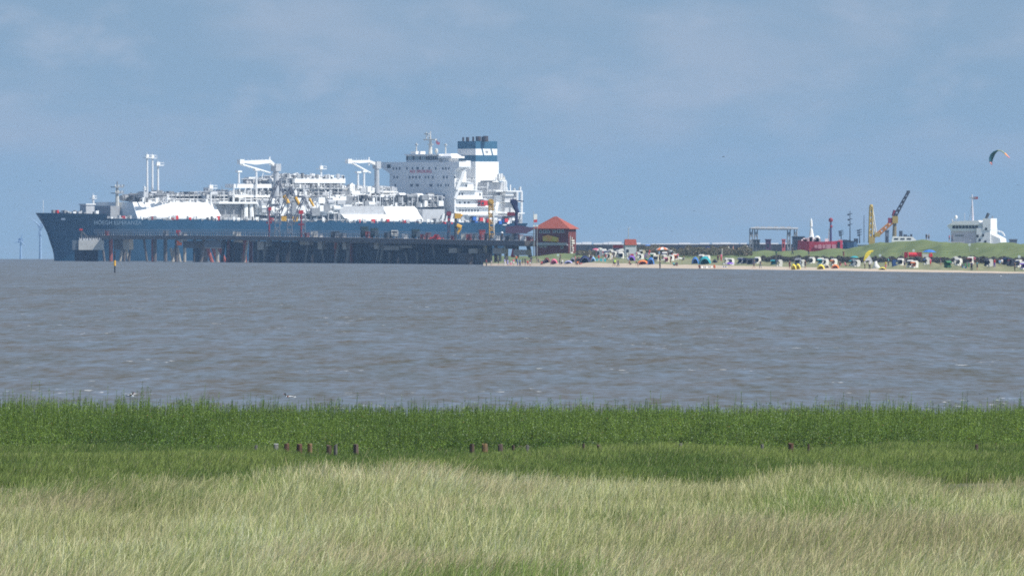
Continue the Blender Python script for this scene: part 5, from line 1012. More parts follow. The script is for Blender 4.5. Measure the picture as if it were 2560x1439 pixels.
for a in [(1367, 657, 1.7, 1.5, 'dark red', 'dark red beach tent on the dune edge left of the pink one'), (1359, 659, 1.3, .9, 'navy', 'dark low beach tent touching the dark red one'), (1385, 660, 2.0, 1.5, 'pink', 'bright pink beach tent on the sand'), (1421, 659, 2.3, .9, 'lavender', 'low lavender tent right of the pink one'),
          (1447, 657, 1.9, 1.7, 'brown', 'ochre brown beach tent in the left crowd'), (1462, 657, 3.0, 2.0, 'navy', 'large navy beach tent with white edges in the left crowd'), (1432, 655, 1.5, 1.3, 'grey', 'grey tent left of the ochre brown one'), (1483, 655, 1.4, 1.4, 'light blue', 'pale blue upright tent right of the navy tent'),
          (1579, 652, 2.0, 1.5, 'purple', 'purple tent below the red roofed hut'), (1607, 661, 3.1, 1.2, 'orange', 'wide bright orange beach tent on the sand'), (1627, 661, 1.9, 1.9, 'blue', 'sky blue tent right of the orange one'), (1616, 655, 1.2, 1.1, 'green', 'dark green tent between the orange tent and baskets'),
          (1738, 660, 1.9, 1.9, 'blue', 'bright blue tent left of the turquoise one'), (1762, 661, 3.2, 2.1, 'teal', 'big turquoise tent under white baskets'), (1787, 659, 1.4, 1.2, 'black', 'black tent left of the dark red person'),
          (1984, 674, 1.3, 1.4, 'yellow', 'yellow tent at the waterline, left one of the first pair'), (1995, 673, 1.2, 1.4, 'yellow', 'yellow tent at the waterline, right one of the first pair'), (2052, 673, 1.8, 1.2, 'yellow', 'low yellow tent left of the orange one'), (2068, 670, 1.2, .9, 'beige', 'pale orange low tent between yellow and orange tents'),
          (2088, 671, 1.9, 1.0, 'orange', 'small orange tent with a pointed top beside the waterline'), (2206, 674, 1.7, .6, 'yellow', 'flat yellow heap right of the white kite')]: tent(*a)
def parasol(px, py, r_, h_, col, label, col2=None):
    t = thing('parasol', label, 'parasol', G(px, py), 0, 'parasols on the beach'); MB().cyl((0, 0, 0), (0, 0, h_), .03, n=6).build('pole', [LGREY], t)
    m = MB(); n = 10; top = (0, 0, h_)
    for i in range(n):
        a, b = 2 * math.pi * i / n, 2 * math.pi * (i + 1) / n; P = [top, (r_ * .55 * math.cos(a), r_ * .55 * math.sin(a), h_ - .12 * r_), (r_ * .55 * math.cos(b), r_ * .55 * math.sin(b), h_ - .12 * r_), (r_ * math.cos(a), r_ * math.sin(a), h_ - .38 * r_), (r_ * math.cos(b), r_ * math.sin(b), h_ - .38 * r_)]
        m.add(P, [(0, 1, 2), (1, 3, 4, 2)], i % 2); m.add([(p[0], p[1], p[2] - .02) for p in P], [(2, 1, 0), (2, 4, 3, 1)], i % 2)
    m.build('canopy', [cloth(col), cloth(col2 or col)], t); return t
for a in [(1489, 638, 1.1, 2.3, 'pink', 'crimson parasol above the left basket cluster'), (1620, 637, 1.1, 3.4, 'blue', 'small bright blue parasol right of the red roofed hut'), (1656, 640, 2.2, 2.9, 'orange', 'big orange and white parasol above the crowd', 'white'), (1825, 667, 1.3, 1.4, 'purple', 'low purple parasol at the waterline'),
          (1770, 640, 1.0, 3.0, 'navy', 'dark blue parasol on a yellow pole right of the turquoise tent'), (2136, 661, 1.2, 2.4, 'teal', 'green teal parasol behind the grey basket'), (2323, 657, 1.9, 3.6, 'blue', 'blue square looking parasol above the play frame'), (1700, 655, .8, 1.4, 'white', 'little white parasol right of the teal shirt')]: parasol(*a)
def windbreak(px, py, w_, h_, cols_, label):
    t = thing('windbreak', label, 'windbreak', G(px, py), .2, 'windbreaks'); n = 5
    for i in range(n + 1): MB().cyl((-w_ / 2 + w_ * i / n, (i % 2) * .3, 0), (-w_ / 2 + w_ * i / n, (i % 2) * .3, h_ + .15), .03, n=5).build('stake', [WOODP], t)
    m = MB()
    for i in range(n):
        x0, x1 = -w_ / 2 + w_ * i / n, -w_ / 2 + w_ * (i + 1) / n; y0, y1 = (i % 2) * .3, ((i + 1) % 2) * .3; m.add([(x0, y0, .05), (x1, y1, .05), (x1, y1, h_), (x0, y0, h_), (x0, y0 + .02, .05), (x1, y1 + .02, .05), (x1, y1 + .02, h_), (x0, y0 + .02, h_)], [(0, 1, 2, 3), (7, 6, 5, 4), (0, 4, 5, 1), (2, 6, 7, 3)], i % 2)
    m.build('cloth', [cloth(c) for c in cols_], t)
windbreak(1503, 654, 3.2, 1.0, ('teal', 'white'), 'pale turquoise and white windbreak right of the pale blue tent'); windbreak(1768, 670, 3.6, .55, ('white', 'white'), 'low white cloth shelter lying on the sand at the waterline'); windbreak(1478, 648, 1.6, 1.2, ('white', 'navy'), 'white and navy windbreak behind the pale blue tent')
windbreak(1812, 668, 1.6, .4, ('white', 'lavender'), 'pale low windbreak left of the purple parasol'); windbreak(2414, 668, 2.2, 1.1, ('green', 'beige'), 'green and beige windbreak beside a white basket')
# ------------------------------------------------------------------ huts, play frame, banner, poles
p = G(1576, 642); D = p.y; s = F / D
t = thing('beach_hut', 'white hut with a red roof standing in the middle of the beach crowd', 'hut', p, .12); w_ = 28 / s; hh = (642 - 612) / s
MB().box((-w_ / 2, -1.2, 0), (w_ / 2, 1.6, hh)).build('wall', [mat('hut_white', (.55, .58, .60))], t); hr = 14.5 / s
MB().add([(-w_ / 2 - .1, -1.5, hh), (w_ / 2 + .1, -1.5, hh), (w_ / 2 + .1, 1.9, hh), (-w_ / 2 - .1, 1.9, hh), (-w_ / 2 - .05, .0, hh + hr), (w_ / 2 + .05, .0, hh + hr), (w_ / 2 + .05, .3, hh + hr), (-w_ / 2 - .05, .3, hh + hr)], [(0, 3, 2, 1), (4, 5, 6, 7), (0, 1, 5, 4), (1, 2, 6, 5), (2, 3, 7, 6), (3, 0, 4, 7)]).build('roof', [mat('hut_red_tiles', (.27, .06, .035), .8, var=.3, scale=3)], t)
MB().box((-w_ / 2 + .3, -1.27, 1.2), (-w_ / 2 + 1.1, -1.19, 2.4)).build('window', [GLASS], t); MB().box((-w_ * .35, -1.32, .1), (w_ * .25, -1.22, 1.0)).build('red_panel', [mat('hut_red_panel', (.4, .06, .05))], t)
p = G(1545, 636); t = thing('banner', 'red banner on two posts left of the red roofed hut', 'banner', p); MB().box((-1.7, 0, 2.1), (1.7, .06, 3.1)).build('cloth', [cloth('dark red')], t)
for x in (-1.7, 1.7): MB().cyl((x, .03, 0), (x, .03, 3.2), .05, n=6).build('post', [LGREY], t)
p = G(2277, 652); t = thing('play_frame', 'red playground tube frame on the green slope', 'playground', p); RP = mat('playground_red', (.70, .05, .06), .4)
m = MB().cyl((-.6, 0, 1.7), (1.7, 0, 1.7), .62, n=14); m.build('tube', [RP], t)
for x, w2 in ((-1.3, .5), (1.9, .3), (2.6, .35)): MB().box((x - w2, -.5, .9), (x + w2, .5, 2.4)).build('panel', [mat('playground_dark_red', (.30, .02, .03))], t)
for x in (-2.3, -1.3, 0, 1.2, 2.6): MB().cyl((x, -.4, 0), (x, -.4, 2.2 if abs(x) > 1.2 else 1.2), .09, n=6).build('leg', [mat('plum_steel', ())], t)
p = G(2319, 654); t = thing('stall', 'small market stall with red and beige panels under the blue parasol', 'stall', p); MB().box((-1.3, -.4, .2), (.2, .4, 2.1)).build('panel', [CREAM], t); MB().box((.3, -.4, .2), (1.3, .4, 2.2)).build('panel', [RP], t); MB().box((-1.4, -.7, .8), (1.4, -.41, .95)).build('counter', [WOODP], t)
for px, pt, pb, c, lb in ((1769, 620, 640, YELLOW, 'short yellow pole behind the turquoise tent'), (1805, 623, 650, CREAM, 'cream coloured pole right of the yellow one'), (1571, 566, 600, LGREY, 'thin white mast rising behind the red roofed hut')):
    p = G(px, pb) if px != 1571 else W(px, 606, 5700); hh = (pb - pt) / (F / p.y); t = thing('pole', lb, 'pole', p, 0, 'poles behind the beach'); MB().cyl((0, 0, 0), (0, 0, hh), .12, n=6).build('shaft', [c], t); MB().ell((0, 0, hh), (.2, .2, .2)).build('knob', [c], t)
# round white balloons / signs on thin posts
for px, py, pb, lb in ((1395, 637, 652, 'round white sign on a post above the pink tent'), (2200, 638, 655, 'round white sign above the hedge right of the kite'), (2424, 611, 628, 'round white sign high on the dike slope'), (2548, 641, 668, 'round white sign at the right edge above a white basket'), (2284, 626, 640, 'small white flag sign above the playground frame')):
    p = G(px, pb); hh = (pb - py) / (F / p.y); t = thing('round_sign', lb, 'sign', p, 0, 'round white signs'); MB().cyl((0, 0, 0), (0, 0, hh), .05, n=5).build('post', [LGREY], t); MB().cyl((0, -.06, hh), (0, .06, hh), .38, n=14).build('disc', [mat('pale_sign', (.6, .68, .66))], t)
# ------------------------------------------------------------------ brick building on the shore
D = 5640; s = F / D; BA = R(-27); p = W(1421, 640, D); p.z = drop(D) + .5
t = thing('brick_building', 'dark red brick house with a tiled hip roof at the landward end of the pier', 'building', p, BA); zb = p.z
def q(x, y): return ((x - 1421) / s / math.cos(BA), HC - (y - Y0) / F * D - zb)
x0, _ = q(1338, 0); x1, ze = q(1421, 571); _, zt2 = q(0, 541); dp = 5.6
MB().box((x0, 0, -2), (x1, dp, ze)).build('wall', [BRICK], t)
rf = MB(); o_ = .75; a_ = (x0 + x1) / 2; rf.add([(x0 - o_, -o_, ze), (x1 + o_, -o_, ze), (x1 + o_, dp + o_, ze), (x0 - o_, dp + o_, ze), (a_ - .5, dp / 2, zt2), (a_ + .5, dp / 2, zt2), (x0 - o_, -o_, ze - .2), (x1 + o_, -o_, ze - .2), (x1 + o_, dp + o_, ze - .2), (x0 - o_, dp + o_, ze - .2)],
   [(0, 1, 5, 4), (1, 2, 5), (2, 3, 4, 5), (3, 0, 4), (6, 7, 1, 0), (7, 8, 2, 1), (8, 9, 3, 2), (9, 6, 0, 3), (9, 8, 7, 6)]); rf_o = rf.build('roof', [TILE], t)
wf = mat('window_frame', (.50, .55, .6))
for x, y, w2, h2 in [(1352, 579, 1.1, 1.0), (1362, 579, 1.1, 1.0), (1371, 579, 1.1, 1.0), (1386, 578, 1.2, 1.0), (1397, 578, 1.2, 1.0), (1407, 578, 1.0, 1.0), (1353, 612, 1.0, 1.6), (1363, 612, 1.0, 1.6), (1405, 618, 1.0, 1.0)]:
    a = q(x, y); o = MB().box((a[0] - w2 / 2, -.08, a[1] - h2 / 2), (a[0] + w2 / 2, .02, a[1] + h2 / 2)).build('window', [wf], t); MB().box((a[0] - w2 * .32, -.12, a[1] - h2 * .34), (a[0] + w2 * .32, -.085, a[1] + h2 * .34)).build('pane', [GLASS], o)
a = q(1345, 613); b = q(1421, 606.5); MB().box((a[0], -1.2, a[1]), (b[0], 0, a[1] + .25)).box((a[0], -1.25, a[1] + .25), (b[0], -1.12, b[1])).build('balcony', [mat('balcony_grey', (.38, .40, .43))], t)
a = q(1357, 604); b = q(1397, 590)
MB().add([(a[0], -.2, b[1] - .1), (a[0] + .1, -.2, a[1] + .2), (b[0], -.2, a[1] - .1), (b[0], -.2, b[1] - .5), (a[0] + 2.0, -.2, b[1] + .4), (a[0], -.1, b[1] - .1), (a[0] + .1, -.1, a[1] + .2), (b[0], -.1, a[1] - .1), (b[0], -.1, b[1] - .5), (a[0] + 2.0, -.1, b[1] + .4)], [(0, 1, 2, 3, 4), (9, 8, 7, 6, 5), (0, 5, 6, 1), (1, 6, 7, 2), (2, 7, 8, 3), (3, 8, 9, 4), (4, 9, 5, 0)]).build('colourful_banner', [mat('banner_cloth', (.75, .25, .06), .7, scale=.35, col2=(.45, .60, .08))], t)
m = MB(); r = random.Random(3)
for i in range(11): m.box((x1 + .02, .3 + r.uniform(0, 1.5), .2 + i * .8), (x1 + .7, 1.6 + r.uniform(0, 2), .75 + i * .8))
m.cyl((x1 + .5, .4, -2), (x1 + .5, .4, 9.2), .12, n=5); m.build('outside_stair', [CREAM], t)
for px, py, hh, lb in ((1335, 620, 56, 'twin headed lamp post with white lamps left of the brick building'), ):
    D2 = 5600; p = W(px, 640, D2); t = thing('lamp_post', lb, 'lamp post', p); h2 = 74 / F * D2
    for dx in (0, 1.0): MB().cyl((dx, 0, 0), (dx, 0, h2), .16, n=6).build('pole', [GREY], t); MB().box((dx - .3, -.3, h2 - .1), (dx + .35, .3, h2 + .5)).build('lamp', [WHITE], t)
D2 = 5620; p = W(1334, 640, D2); t = thing('flag_pole', 'flagpole with a white and red flag left of the tiled roof', 'flagpole', p); h2 = 112 / F * D2; MB().cyl((0, 0, 0), (0, 0, h2), .10, n=6).build('pole', [LGREY], t)
m = MB(); 
for k in range(3): m.add([(.05, 0, h2 - 1.9 - k * .9), (1.2, .2, h2 - 1.8 - k * .9), (1.2, .2, h2 - .9 - k * .9), (.05, 0, h2 - 1 - k * .9), (.05, .03, h2 - 1.9 - k * .9), (1.2, .23, h2 - 1.8 - k * .9), (1.2, .23, h2 - .9 - k * .9), (.05, .03, h2 - 1 - k * .9)], [(0, 1, 2, 3), (7, 6, 5, 4)], k)
m.build('flag', [cloth('white'), cloth('white'), cloth('red')], t)
# ------------------------------------------------------------------ harbour behind the dike
def htop(py, D): return HC - (py - Y0) / F * D
D = 6500; m = MB()
bw = [W(1428, 611, D + 500), W(1700, 611, D + 200), W(1900, 610, D), (W(2140, 611, D - 200))]
for i, (a, b) in enumerate(zip(bw, bw[1:])):
    n = Vector((0, 6, 0)); n1_ = Vector((0, 16, 0)); z0 = drop(D) - 1
    m.add([Vector((a.x, a.y - 14, z0)), Vector((b.x, b.y - 14, z0)), b - n, a - n, a + n, b + n, Vector((b.x, b.y + 14, z0)), Vector((a.x, a.y + 14, z0))], [(0, 1, 2, 3), (3, 2, 5, 4), (4, 5, 6, 7), (0, 3, 4, 7), (1, 6, 5, 2)])
tag(m.build('breakwater', [mat('mole_stone', (.15, .13, .12), .95, scale=.12, col2=(.34, .26, .20), bump=.5)]), 'long dark stone mole behind the beach crowd', 'breakwater')
r = random.Random(44)
for i in range(24):
    px = 1445 + i * 24.5 + r.uniform(-6, 6); D = 9200; a = W(px, 606 + r.uniform(-2.5, 1.0), D); z0 = drop(D); wd = r.uniform(10, 34) / 4.6 / 2; hh = a.z - z0 - r.uniform(0, 1)
    ordn = ['first', 'second', 'third', 'fourth', 'fifth', 'sixth', 'seventh', 'eighth', 'ninth', 'tenth', 'eleventh', 'twelfth', 'thirteenth', 'fourteenth', 'fifteenth', 'sixteenth', 'seventeenth', 'eighteenth', 'nineteenth', 'twentieth', 'twenty-first', 'twenty-second', 'twenty-third', 'last'][i]
    t = thing('far_building', 'pale low building on the far shore, %s from the left' % ordn, 'building', (a.x, D, z0), 0, 'low buildings on the far shore'); mt = [mat('far_pale_wall', (.5, .5, .48)), CREAM, LGREY, mat('ochre_wall', (.4, .28, .15))][r.choice([0, 1, 2, 2, 3])]
    MB().box((-wd, -5, 0), (wd, 6, hh * .8)).build('wall', [mt], t); MB().add([(-wd, -5, hh * .8), (wd, -5, hh * .8), (wd, 6, hh * .8), (-wd, 6, hh * .8), (-wd, .5, hh), (wd, .5, hh)], [(0, 1, 5, 4), (2, 3, 4, 5), (1, 2, 5), (3, 0, 4)]).build('roof', [LGREY], t)
a = W(1420, 608, 9300); b = W(2150, 608, 9300)
tag(MB().box((a.x, 9260, drop(9300) - 2), (b.x + 60, 9700, a.z - 1)).build('far_shore', [mat('far_shore_green', (.10, .12, .08), .9)]), kind='structure')
# gantry
D = 6100; s = F / D; z0 = drop(D) + 3; p = W(1935, 606, D); t = thing('gantry', 'grey pipe gantry frame on tall legs over the harbour wall', 'gantry', (p.x, D, z0))
f = lambda x, y, dy=0: Vector(((x - 1935) / s, dy, HC - (y - Y0) / F * D - z0))
for px in (1878, 1890, 1972, 1989): MB().lattice((f(px, 0).x, 0, 0), f(px, 571), 1.2, .9, .16, 7).build('leg', [GREY], t)
m = MB()
for dy in (-1, 1): m.cyl(f(1877, 570, dy), f(1995, 571, dy), .35, n=6); m.cyl(f(1889, 573, dy), f(1972, 574, dy), .2, n=5)
for k in range(16): m.cyl(f(1880 + k * 7.3, 570, -1), f(1884 + k * 7.3, 574, -1), .15, n=4)
for k in range(6): a = f(1892 + k * 16, 570); m.box((a.x - .8, -.6, a.z), (a.x + .8, .6, a.z + .6))
m.build('beam', [LGREY], t)
def hbox(name, label, cat, px0, px1, py0, D, mt, part='body', group=None, z0=None, dpt=6):
    z0 = z0 if z0 is not None else drop(D) + 2; xc = (px0 + px1) / 2; p = W(xc, py0, D); w2 = (px1 - px0) / 2 / F * D; t = thing(name, label, cat, (p.x, D, z0), 0, group); h2 = p.z - z0
    MB().box((-w2, -dpt / 2, 0), (w2, dpt / 2, h2)).build('wall', [mt], t); MB().box((-w2 - .2, -dpt / 2 - .2, h2), (w2 + .2, dpt / 2 + .2, h2 + .35)).build('roof', [mt], t); MB().box((-w2 * .5, -dpt / 2 - .05, h2 * .6), (w2 * .3, -dpt / 2 + .02, h2 * .8)).build('opening', [GLASS], t); return t
hbox('shed', 'dark blue grey shed left of the red hulled ship', 'shed', 1981, 2011, 593, 6000, mat('slate_shed', (.05, .06, .08)))
hbox('shed', 'small pinkish red container under the gantry', 'container', 1955, 1963, 600, 6050, mat('pink_container', (.5, .12, .12)))
hbox('shed', 'dark machinery hut under the left half of the gantry', 'hut', 1914, 1927, 600, 6050, mat('plum_steel', ()))
for px in (1886, 1895): hbox('shed', 'dark hut at the left foot of the gantry, %s one' % ('left' if px == 1886 else 'right'), 'hut', px - 3, px + 4, 601, 6050, DGREY)
# red lightship-like vessel
def vessel(px0, px1, ytop, ybot, D, mt, name, label, trans=None, bow=1):
    s = F / D; xc = (px0 + px1) / 2; z0 = drop(D) + 1.0; p = W(xc, 0, D); t = thing(name, label, 'ship', (p.x, D, z0)); L = (px1 - px0) / s; zt_ = HC - (ytop - Y0) / F * D - z0; secs = []
    for k in range(13):
        u = k / 12; b = 4.2 * min(1, (math.sin(min(1, u * 4) * math.pi / 2)) ** .7) * (1 - .4 * max(0, u - .75) * 2); x = (u - .5) * L * (-bow); sh = .5 * (2 * u - 1) ** 2
        secs.append([(x, -b, zt_ + sh), (x + .6 * bow * (u < .1), -b * .75, 0), (x + .6 * bow * (u < .1), b * .75, 0), (x, b, zt_ + sh)])
    MB().loft(secs).build('hull', [mt], t, smooth=False); return t, s, z0, xc
t, s, z0, xc = vessel(1995, 2106, 604, 626, 5750, mat('crimson_hull', (.55, .06, .10), .5, var=.2, scale=.2), 'red_ship', 'crimson hulled ship with white lettering and a white lantern tower', bow=-1)
f = lambda x, y, dy=0: Vector(((x - xc) / s, dy, HC - (y - Y0) / F * 5750 - z0))
a = f(2029, 604); b = f(2028, 572); c = f(2028, 566); d = f(2028, 552); e = f(2028, 545)
m = MB().cyl(a, b, 1.15, .45, n=10); m.cyl(b, c, .25, n=8); m.cyl(c, d, .5, .4, n=10); m.cyl(d, e, .4, .05, n=8); m.build('lantern_tower', [WHITE], t)
m = MB(); r = random.Random(8)
for i in range(14): g = f(r.uniform(2005, 2100), 603); h2 = r.uniform(.4, 1.5); m.box((g.x - .5, -1.5, g.z - .6), (g.x + .5, 1.5, g.z + h2), i % 2)
g = f(2043, 598); m.ell(g, (1.1, 1.1, 1.3)); m.build('deck_gear', [WHITE, LGREY], t)
m = MB(); g = f(2077, 0); m.cyl((g.x, 0, f(0, 604).z), (g.x, 0, f(0, 556).z), .45, .3, n=8); m.cyl((g.x - .8, 0, f(0, 604).z), (g.x - .5, 0, f(0, 570).z), .15, n=5, mi=2); z_ = f(0, 550).z; m.ell((g.x, 0, z_), (.75, .75, .8), mi=1); m.ell((g.x + .1, 0, f(0, 566).z), (.5, .5, .6), mi=1); m.build('signal_mast', [mat('violet_navy_paint', (.06, .06, .14)), mat('maroon_paint', ()), CREAM], t)
for k, (dx, w2, h2) in enumerate(((-5.2, .5, .5), (-3.9, .6, .7), (-2.5, .5, .6), (-1.0, .8, .75), (.9, .7, .7))):
    g = f(2078, 616); MB().box((g.x + dx - w2, -4.3, g.z - h2), (g.x + dx + w2, -4.15, g.z + h2)).build('hull_mark', [mat('pink_white_letters', (.55, .25, .30))], t)
g = f(2096, 616); MB().box((g.x - .5, -4.4, .2), (g.x + .5, -4.0, f(0, 604).z)).build('dark_bow_stripe', [mat('dark_base', ())], t)
t, s, z0, xc = vessel(2108, 2143, 606, 624, 5900, mat('steel_blue_hull', (.05, .10, .17), .5), 'work_boat', 'small steel blue work boat right of the crimson ship')
f = lambda x, y, dy=0: Vector(((x - xc) / s, dy, HC - (y - Y0) / F * 5900 - z0)); m = MB()
for x, y in ((2112, 599), (2122, 600), (2131, 602), (2140, 596)): g = f(x, y); g2 = f(x, 607); m.box((g.x - .7, -1.5, g2.z), (g.x + .7, 1.5, g.z))
m.build('wheelhouse', [mat('slate_shed', ())], t)
for px, yt, yb, lb in ((2103, 575, 604, 'short dark mast right of the crimson ship lantern'), (2125, 527, 606, 'tall dark yacht mast with crossed arms behind the blue work boat'), (2149, 572, 608, 'dark forked mast left of the yellow crane'), (2160, 538, 606, 'very thin pale mast left of the yellow crane')):
    D = 6000; p = W(px, yb, D); t = thing('mast', lb, 'mast', p, 0, 'masts in the harbour'); hh = (yb - yt) / F * D; MB().cyl((0, 0, 0), (0, 0, hh), .22 if px != 2160 else .12, .1, n=6).build('pole', [mat('slate_shed', ())], t)
    if px != 2160:
        m = MB(); 
        for k, q_ in enumerate((.55, .72, .88)): m.cyl((-.7 - .2 * k, 0, hh * q_), (.8, 0, hh * q_ + .4), .12, n=4); m.box((-.8, -.3, hh * q_ - .3), (-.2, .3, hh * q_ + .3))
        m.build('crosstree', [mat('slate_shed', ())], t)
# yellow cranes
D = 5900; s = F / D; z0 = drop(D) + 2.5; YC = mat('crane_yellow', (.42, .31, .09), .6)
p = W(2182, 0, D); t = thing('harbour_crane', 'yellow tower crane with a folded arm rising right of the harbour masts', 'crane', (p.x, D, z0)); f = lambda x, y, dy=0: Vector(((x - 2182) / s, dy, HC - (y - Y0) / F * D - z0))
MB().lattice(f(2176, 606), f(2178, 518), 1.1, .9, .22, 12).build('tower', [YC], t); MB().lattice(f(2190, 592), f(2180, 522), .6, .5, .14, 9).build('backstay', [CREAM], t); a = f(2178, 517); MB().ell(a, (.75, .7, .9)).build('head', [YC], t)
MB().lattice(f(2192, 588), f(2238, 548), 1.1, .9, .2, 9).build('arm', [mat('crane_orange', (.50, .22, .06))], t); m = MB(); a = f(2180, 600); m.box((a.x - 1.1, -1, 0), (a.x + 1.0, 1, a.z + 1)); m.cyl((a.x - 1, 0, a.z), f(2196, 583), .6, n=6); a = f(2194, 587); m.box((a.x - 1.0, -.8, a.z - .7), (a.x + .9, .8, a.z + .8)); m.build('machine_house', [YC], t)
p = W(2236, 0, D - 60); D -= 60; t = thing('harbour_crane', 'dark lattice jib crane leaning up to the right over the dike', 'crane', (p.x, D, z0)); f = lambda x, y, dy=0: Vector(((x - 2236) / s, dy, HC - (y - Y0) / F * D - z0))
DK = mat('jib_dark_steel', (.06, .07, .09)); MB().lattice(f(2235, 545), f(2270, 481), 1.0, .6, .17, 12).build('jib', [DK], t); a = f(2271, 480); MB().box((a.x - .7, -.4, a.z - .4), (a.x + .5, .4, a.z + .5)).build('jib_head', [DK], t)
m = MB(); a = f(2236, 596); b = f(2237, 540); m.cyl(a, b, .8, .6, n=8); m.build('tower', [mat('crane_khaki', (.22, .18, .10))], t); a = f(2236, 525); b = f(2235, 535); MB().cyl(a, f(2233, 540), .45, .6, n=7).build('gantry_head', [mat('maroon_paint', ())], t)
a = f(2239, 549); MB().box((a.x - 1.1, -1, a.z - 1.2), (a.x + .8, 1, a.z + 1.2)).build('cab', [YC], t); a = f(2226, 551); MB().box((a.x - .8, -.8, a.z - .9), (a.x + .7, .8, a.z + .9)).build('counterweight', [mat('maroon_paint', ())], t)
p = W(2217, 0, D); hbox('tower_block', 'grey square tower between the two harbour cranes', 'tower', 2213, 2222, 577, 5950, mat('tower_grey', (.16, .18, .21)))
D = 5600; s = F / D; p = W(2258, 0, D); z0 = drop(D) + 3; t = thing('white_yacht', 'low white boat superstructure just above the green dike crest', 'boat', (p.x, D, z0)); f = lambda x, y: ((x - 2258) / s, HC - (y - Y0) / F * D - z0)
a = f(2229, 601); b = f(2291, 592); MB().loft([[(a[0] + e, y, 0), (b[0] - e, y, 0), (b[0], y, a[1]), (b[0] - 1.2, y, b[1]), (a[0] + .3, y, b[1] + .2), (a[0], y, a[1])] for y, e in ((-2.5, .5), (2.5, .5))]).build('cabin', [WHITE], t)
for x in (2240, 2256, 2272): g = f(x, 597); MB().box((g[0] - .7, -2.56, g[1] - .25), (g[0] + .7, -2.48, g[1] + .25)).build('window', [GLASS], t)
m = MB(); 
for x, y, w2 in ((2252, 577, .55), (2263, 586, .6), (2278, 585, .35), (2271, 589, .3)): g = f(x, y); g2 = f(x, 592); m.box((g[0] - w2, -.5, g2[1]), (g[0] + w2, .5, g[1]))
m.build('funnels', [mat('slate_shed', ())], t)
# white ferry right
D = 5500; s = F / D; p = W(2440, 0, D); z0 = drop(D) + 2; t = thing('white_ferry', 'white harbour vessel with bridge windows and a tall mast behind the dike', 'ship', (p.x, D, z0), R(-14))
f = lambda x, y: ((x - 2440) / s, HC - (y - Y0) / F * D - z0); WS = mat('ferry_front_paint', (.66, .60, .64))
a = f(2381, 612); b = f(2446, 577); c = f(2373, 566); d = f(2462, 562); e = f(2466, 558)
MB().loft([[(a[0], y, 0), (b[0] + 2, y, 0), (b[0] + 2, y, b[1]), (a[0], y, b[1])] for y in (-3, 8)]).build('lower_house', [WS], t)
MB().loft([[(a[0] + .2, y, b[1] + .01), (d[0], y, b[1] + .01), (d[0], y, d[1]), (c[0], y, d[1]), (c[0] - .1, y, c[1])] for y in (-3.4, 8.4)]).build('bridge', [SUPW], t)
a2 = f(2385, 571); b2 = f(2452, 564)
for k in range(8): x = a2[0] + (b2[0] - a2[0]) * k / 8; MB().box((x + .08, -3.5, a2[1]), (x + .95, -3.39, b2[1])).build('window', [GLASS], t)
a = f(2378, 560); b = f(2458, 553); MB().loft([[(a[0] - .3, y, d[1] + .01), (b[0] + .6, y, d[1] + .01), (b[0] - .8, y, b[1] + .3), (a[0] + 1.5, y, b[1])] for y in (-3.8, 8.4)]).build('bridge_roof', [WHITE], t)
a = f(2449, 612); b = f(2484, 570); MB().box((a[0], -4.5, 0), (b[0], 6, b[1])).build('aft_house', [WHITE], t); g = f(2465, 575); MB().box((g[0], -4.6, g[1]), (g[0] + 2.6, 5, f(0, 546)[1])).build('funnel_casing', [WHITE], t)
g = f(2484, 612); g2 = f(2512, 596); MB().loft([[(g[0], y, 0), (g2[0] + .5, y, 0), (g2[0] - .5, y, g2[1]), (g[0], y, g2[1] + 1.5)] for y in (-4, 5)]).build('aft_deck', [WHITE], t)
g = f(2466, 546); g2 = f(2472, 533); MB().cyl((g[0], 0, g[1]), (g2[0], 0, g2[1]), .45, .5, n=8).build('funnel', [DGREY], t); g = f(2482, 543); MB().cyl((g[0], 0, g[1] - 1), (g[0], 0, g[1] + .4), .2, n=6).build('vent', [GREY], t)
for x, y in ((2452, 590), (2466, 588), (2474, 572), (2457, 600), (2472, 604)): g = f(x, y); MB().box((g[0] - .35, -4.7, g[1] - .4), (g[0] + .35, -4.55, g[1] + .4)).build('window', [GLASS], t)
g = f(2428, 486); g2 = f(2430, 554); MB().cyl((g2[0], 1, g2[1]), (g[0], 1, g[1]), .42, .16, n=7).build('mast', [mat('mast_grey_white', (.6, .58, .62))], t); g = f(2426, 494); MB().box((g[0] - .5, .8, g[1] - .15), (g[0] + 1.6, 1.2, g[1] + .1)).cyl((g[0] - .8, 1, g2[1]), (g[0] + .6, 1, g[1]), .06, n=4).build('yard', [LGREY], t)
for x, y, w2 in ((2389, 543, .5), (2380, 551, .35), (2411, 534, .12)): g = f(x, y); MB().cyl((g[0], 0, f(0, 556)[1]), (g[0], 0, g[1] - .2), .08, n=5).build('aerial', [LGREY], t); MB().ell((g[0], 0, g[1]), (w2, w2, w2 * 1.3)).build('radome', [WHITE], t)
g = f(2432, 494); MB().box((g[0], .9, g[1] - .5), (g[0] + 1.5, .96, g[1] + .3)).build('pennant', [mat('dull_red_flag', (.4, .12, .14))], t)
a = f(2494, 577); m = MB().path([Vector((a[0], -2, g2[1] * 0 + f(0, 596)[1])), Vector((a[0] + .5, -2, a[1])), Vector((a[0] + 2.2, -2, a[1] - .4)), Vector((a[0] + 3, -2, f(0, 590)[1]))], .22, 6); m.build('davit', [WHITE], t)
for k in range(5): g = f(2394 + k * 4.4, 589); MB().box((g[0] - .22, -3.06, g[1] - .22), (g[0] + .2, -2.98, g[1] + .25)).build('hull_mark', [GREY], t)
hbox('shed', 'small grey building on the dike horizon at the far right', 'building', 2524, 2542, 600, 5600, mat('tower_grey', ()))
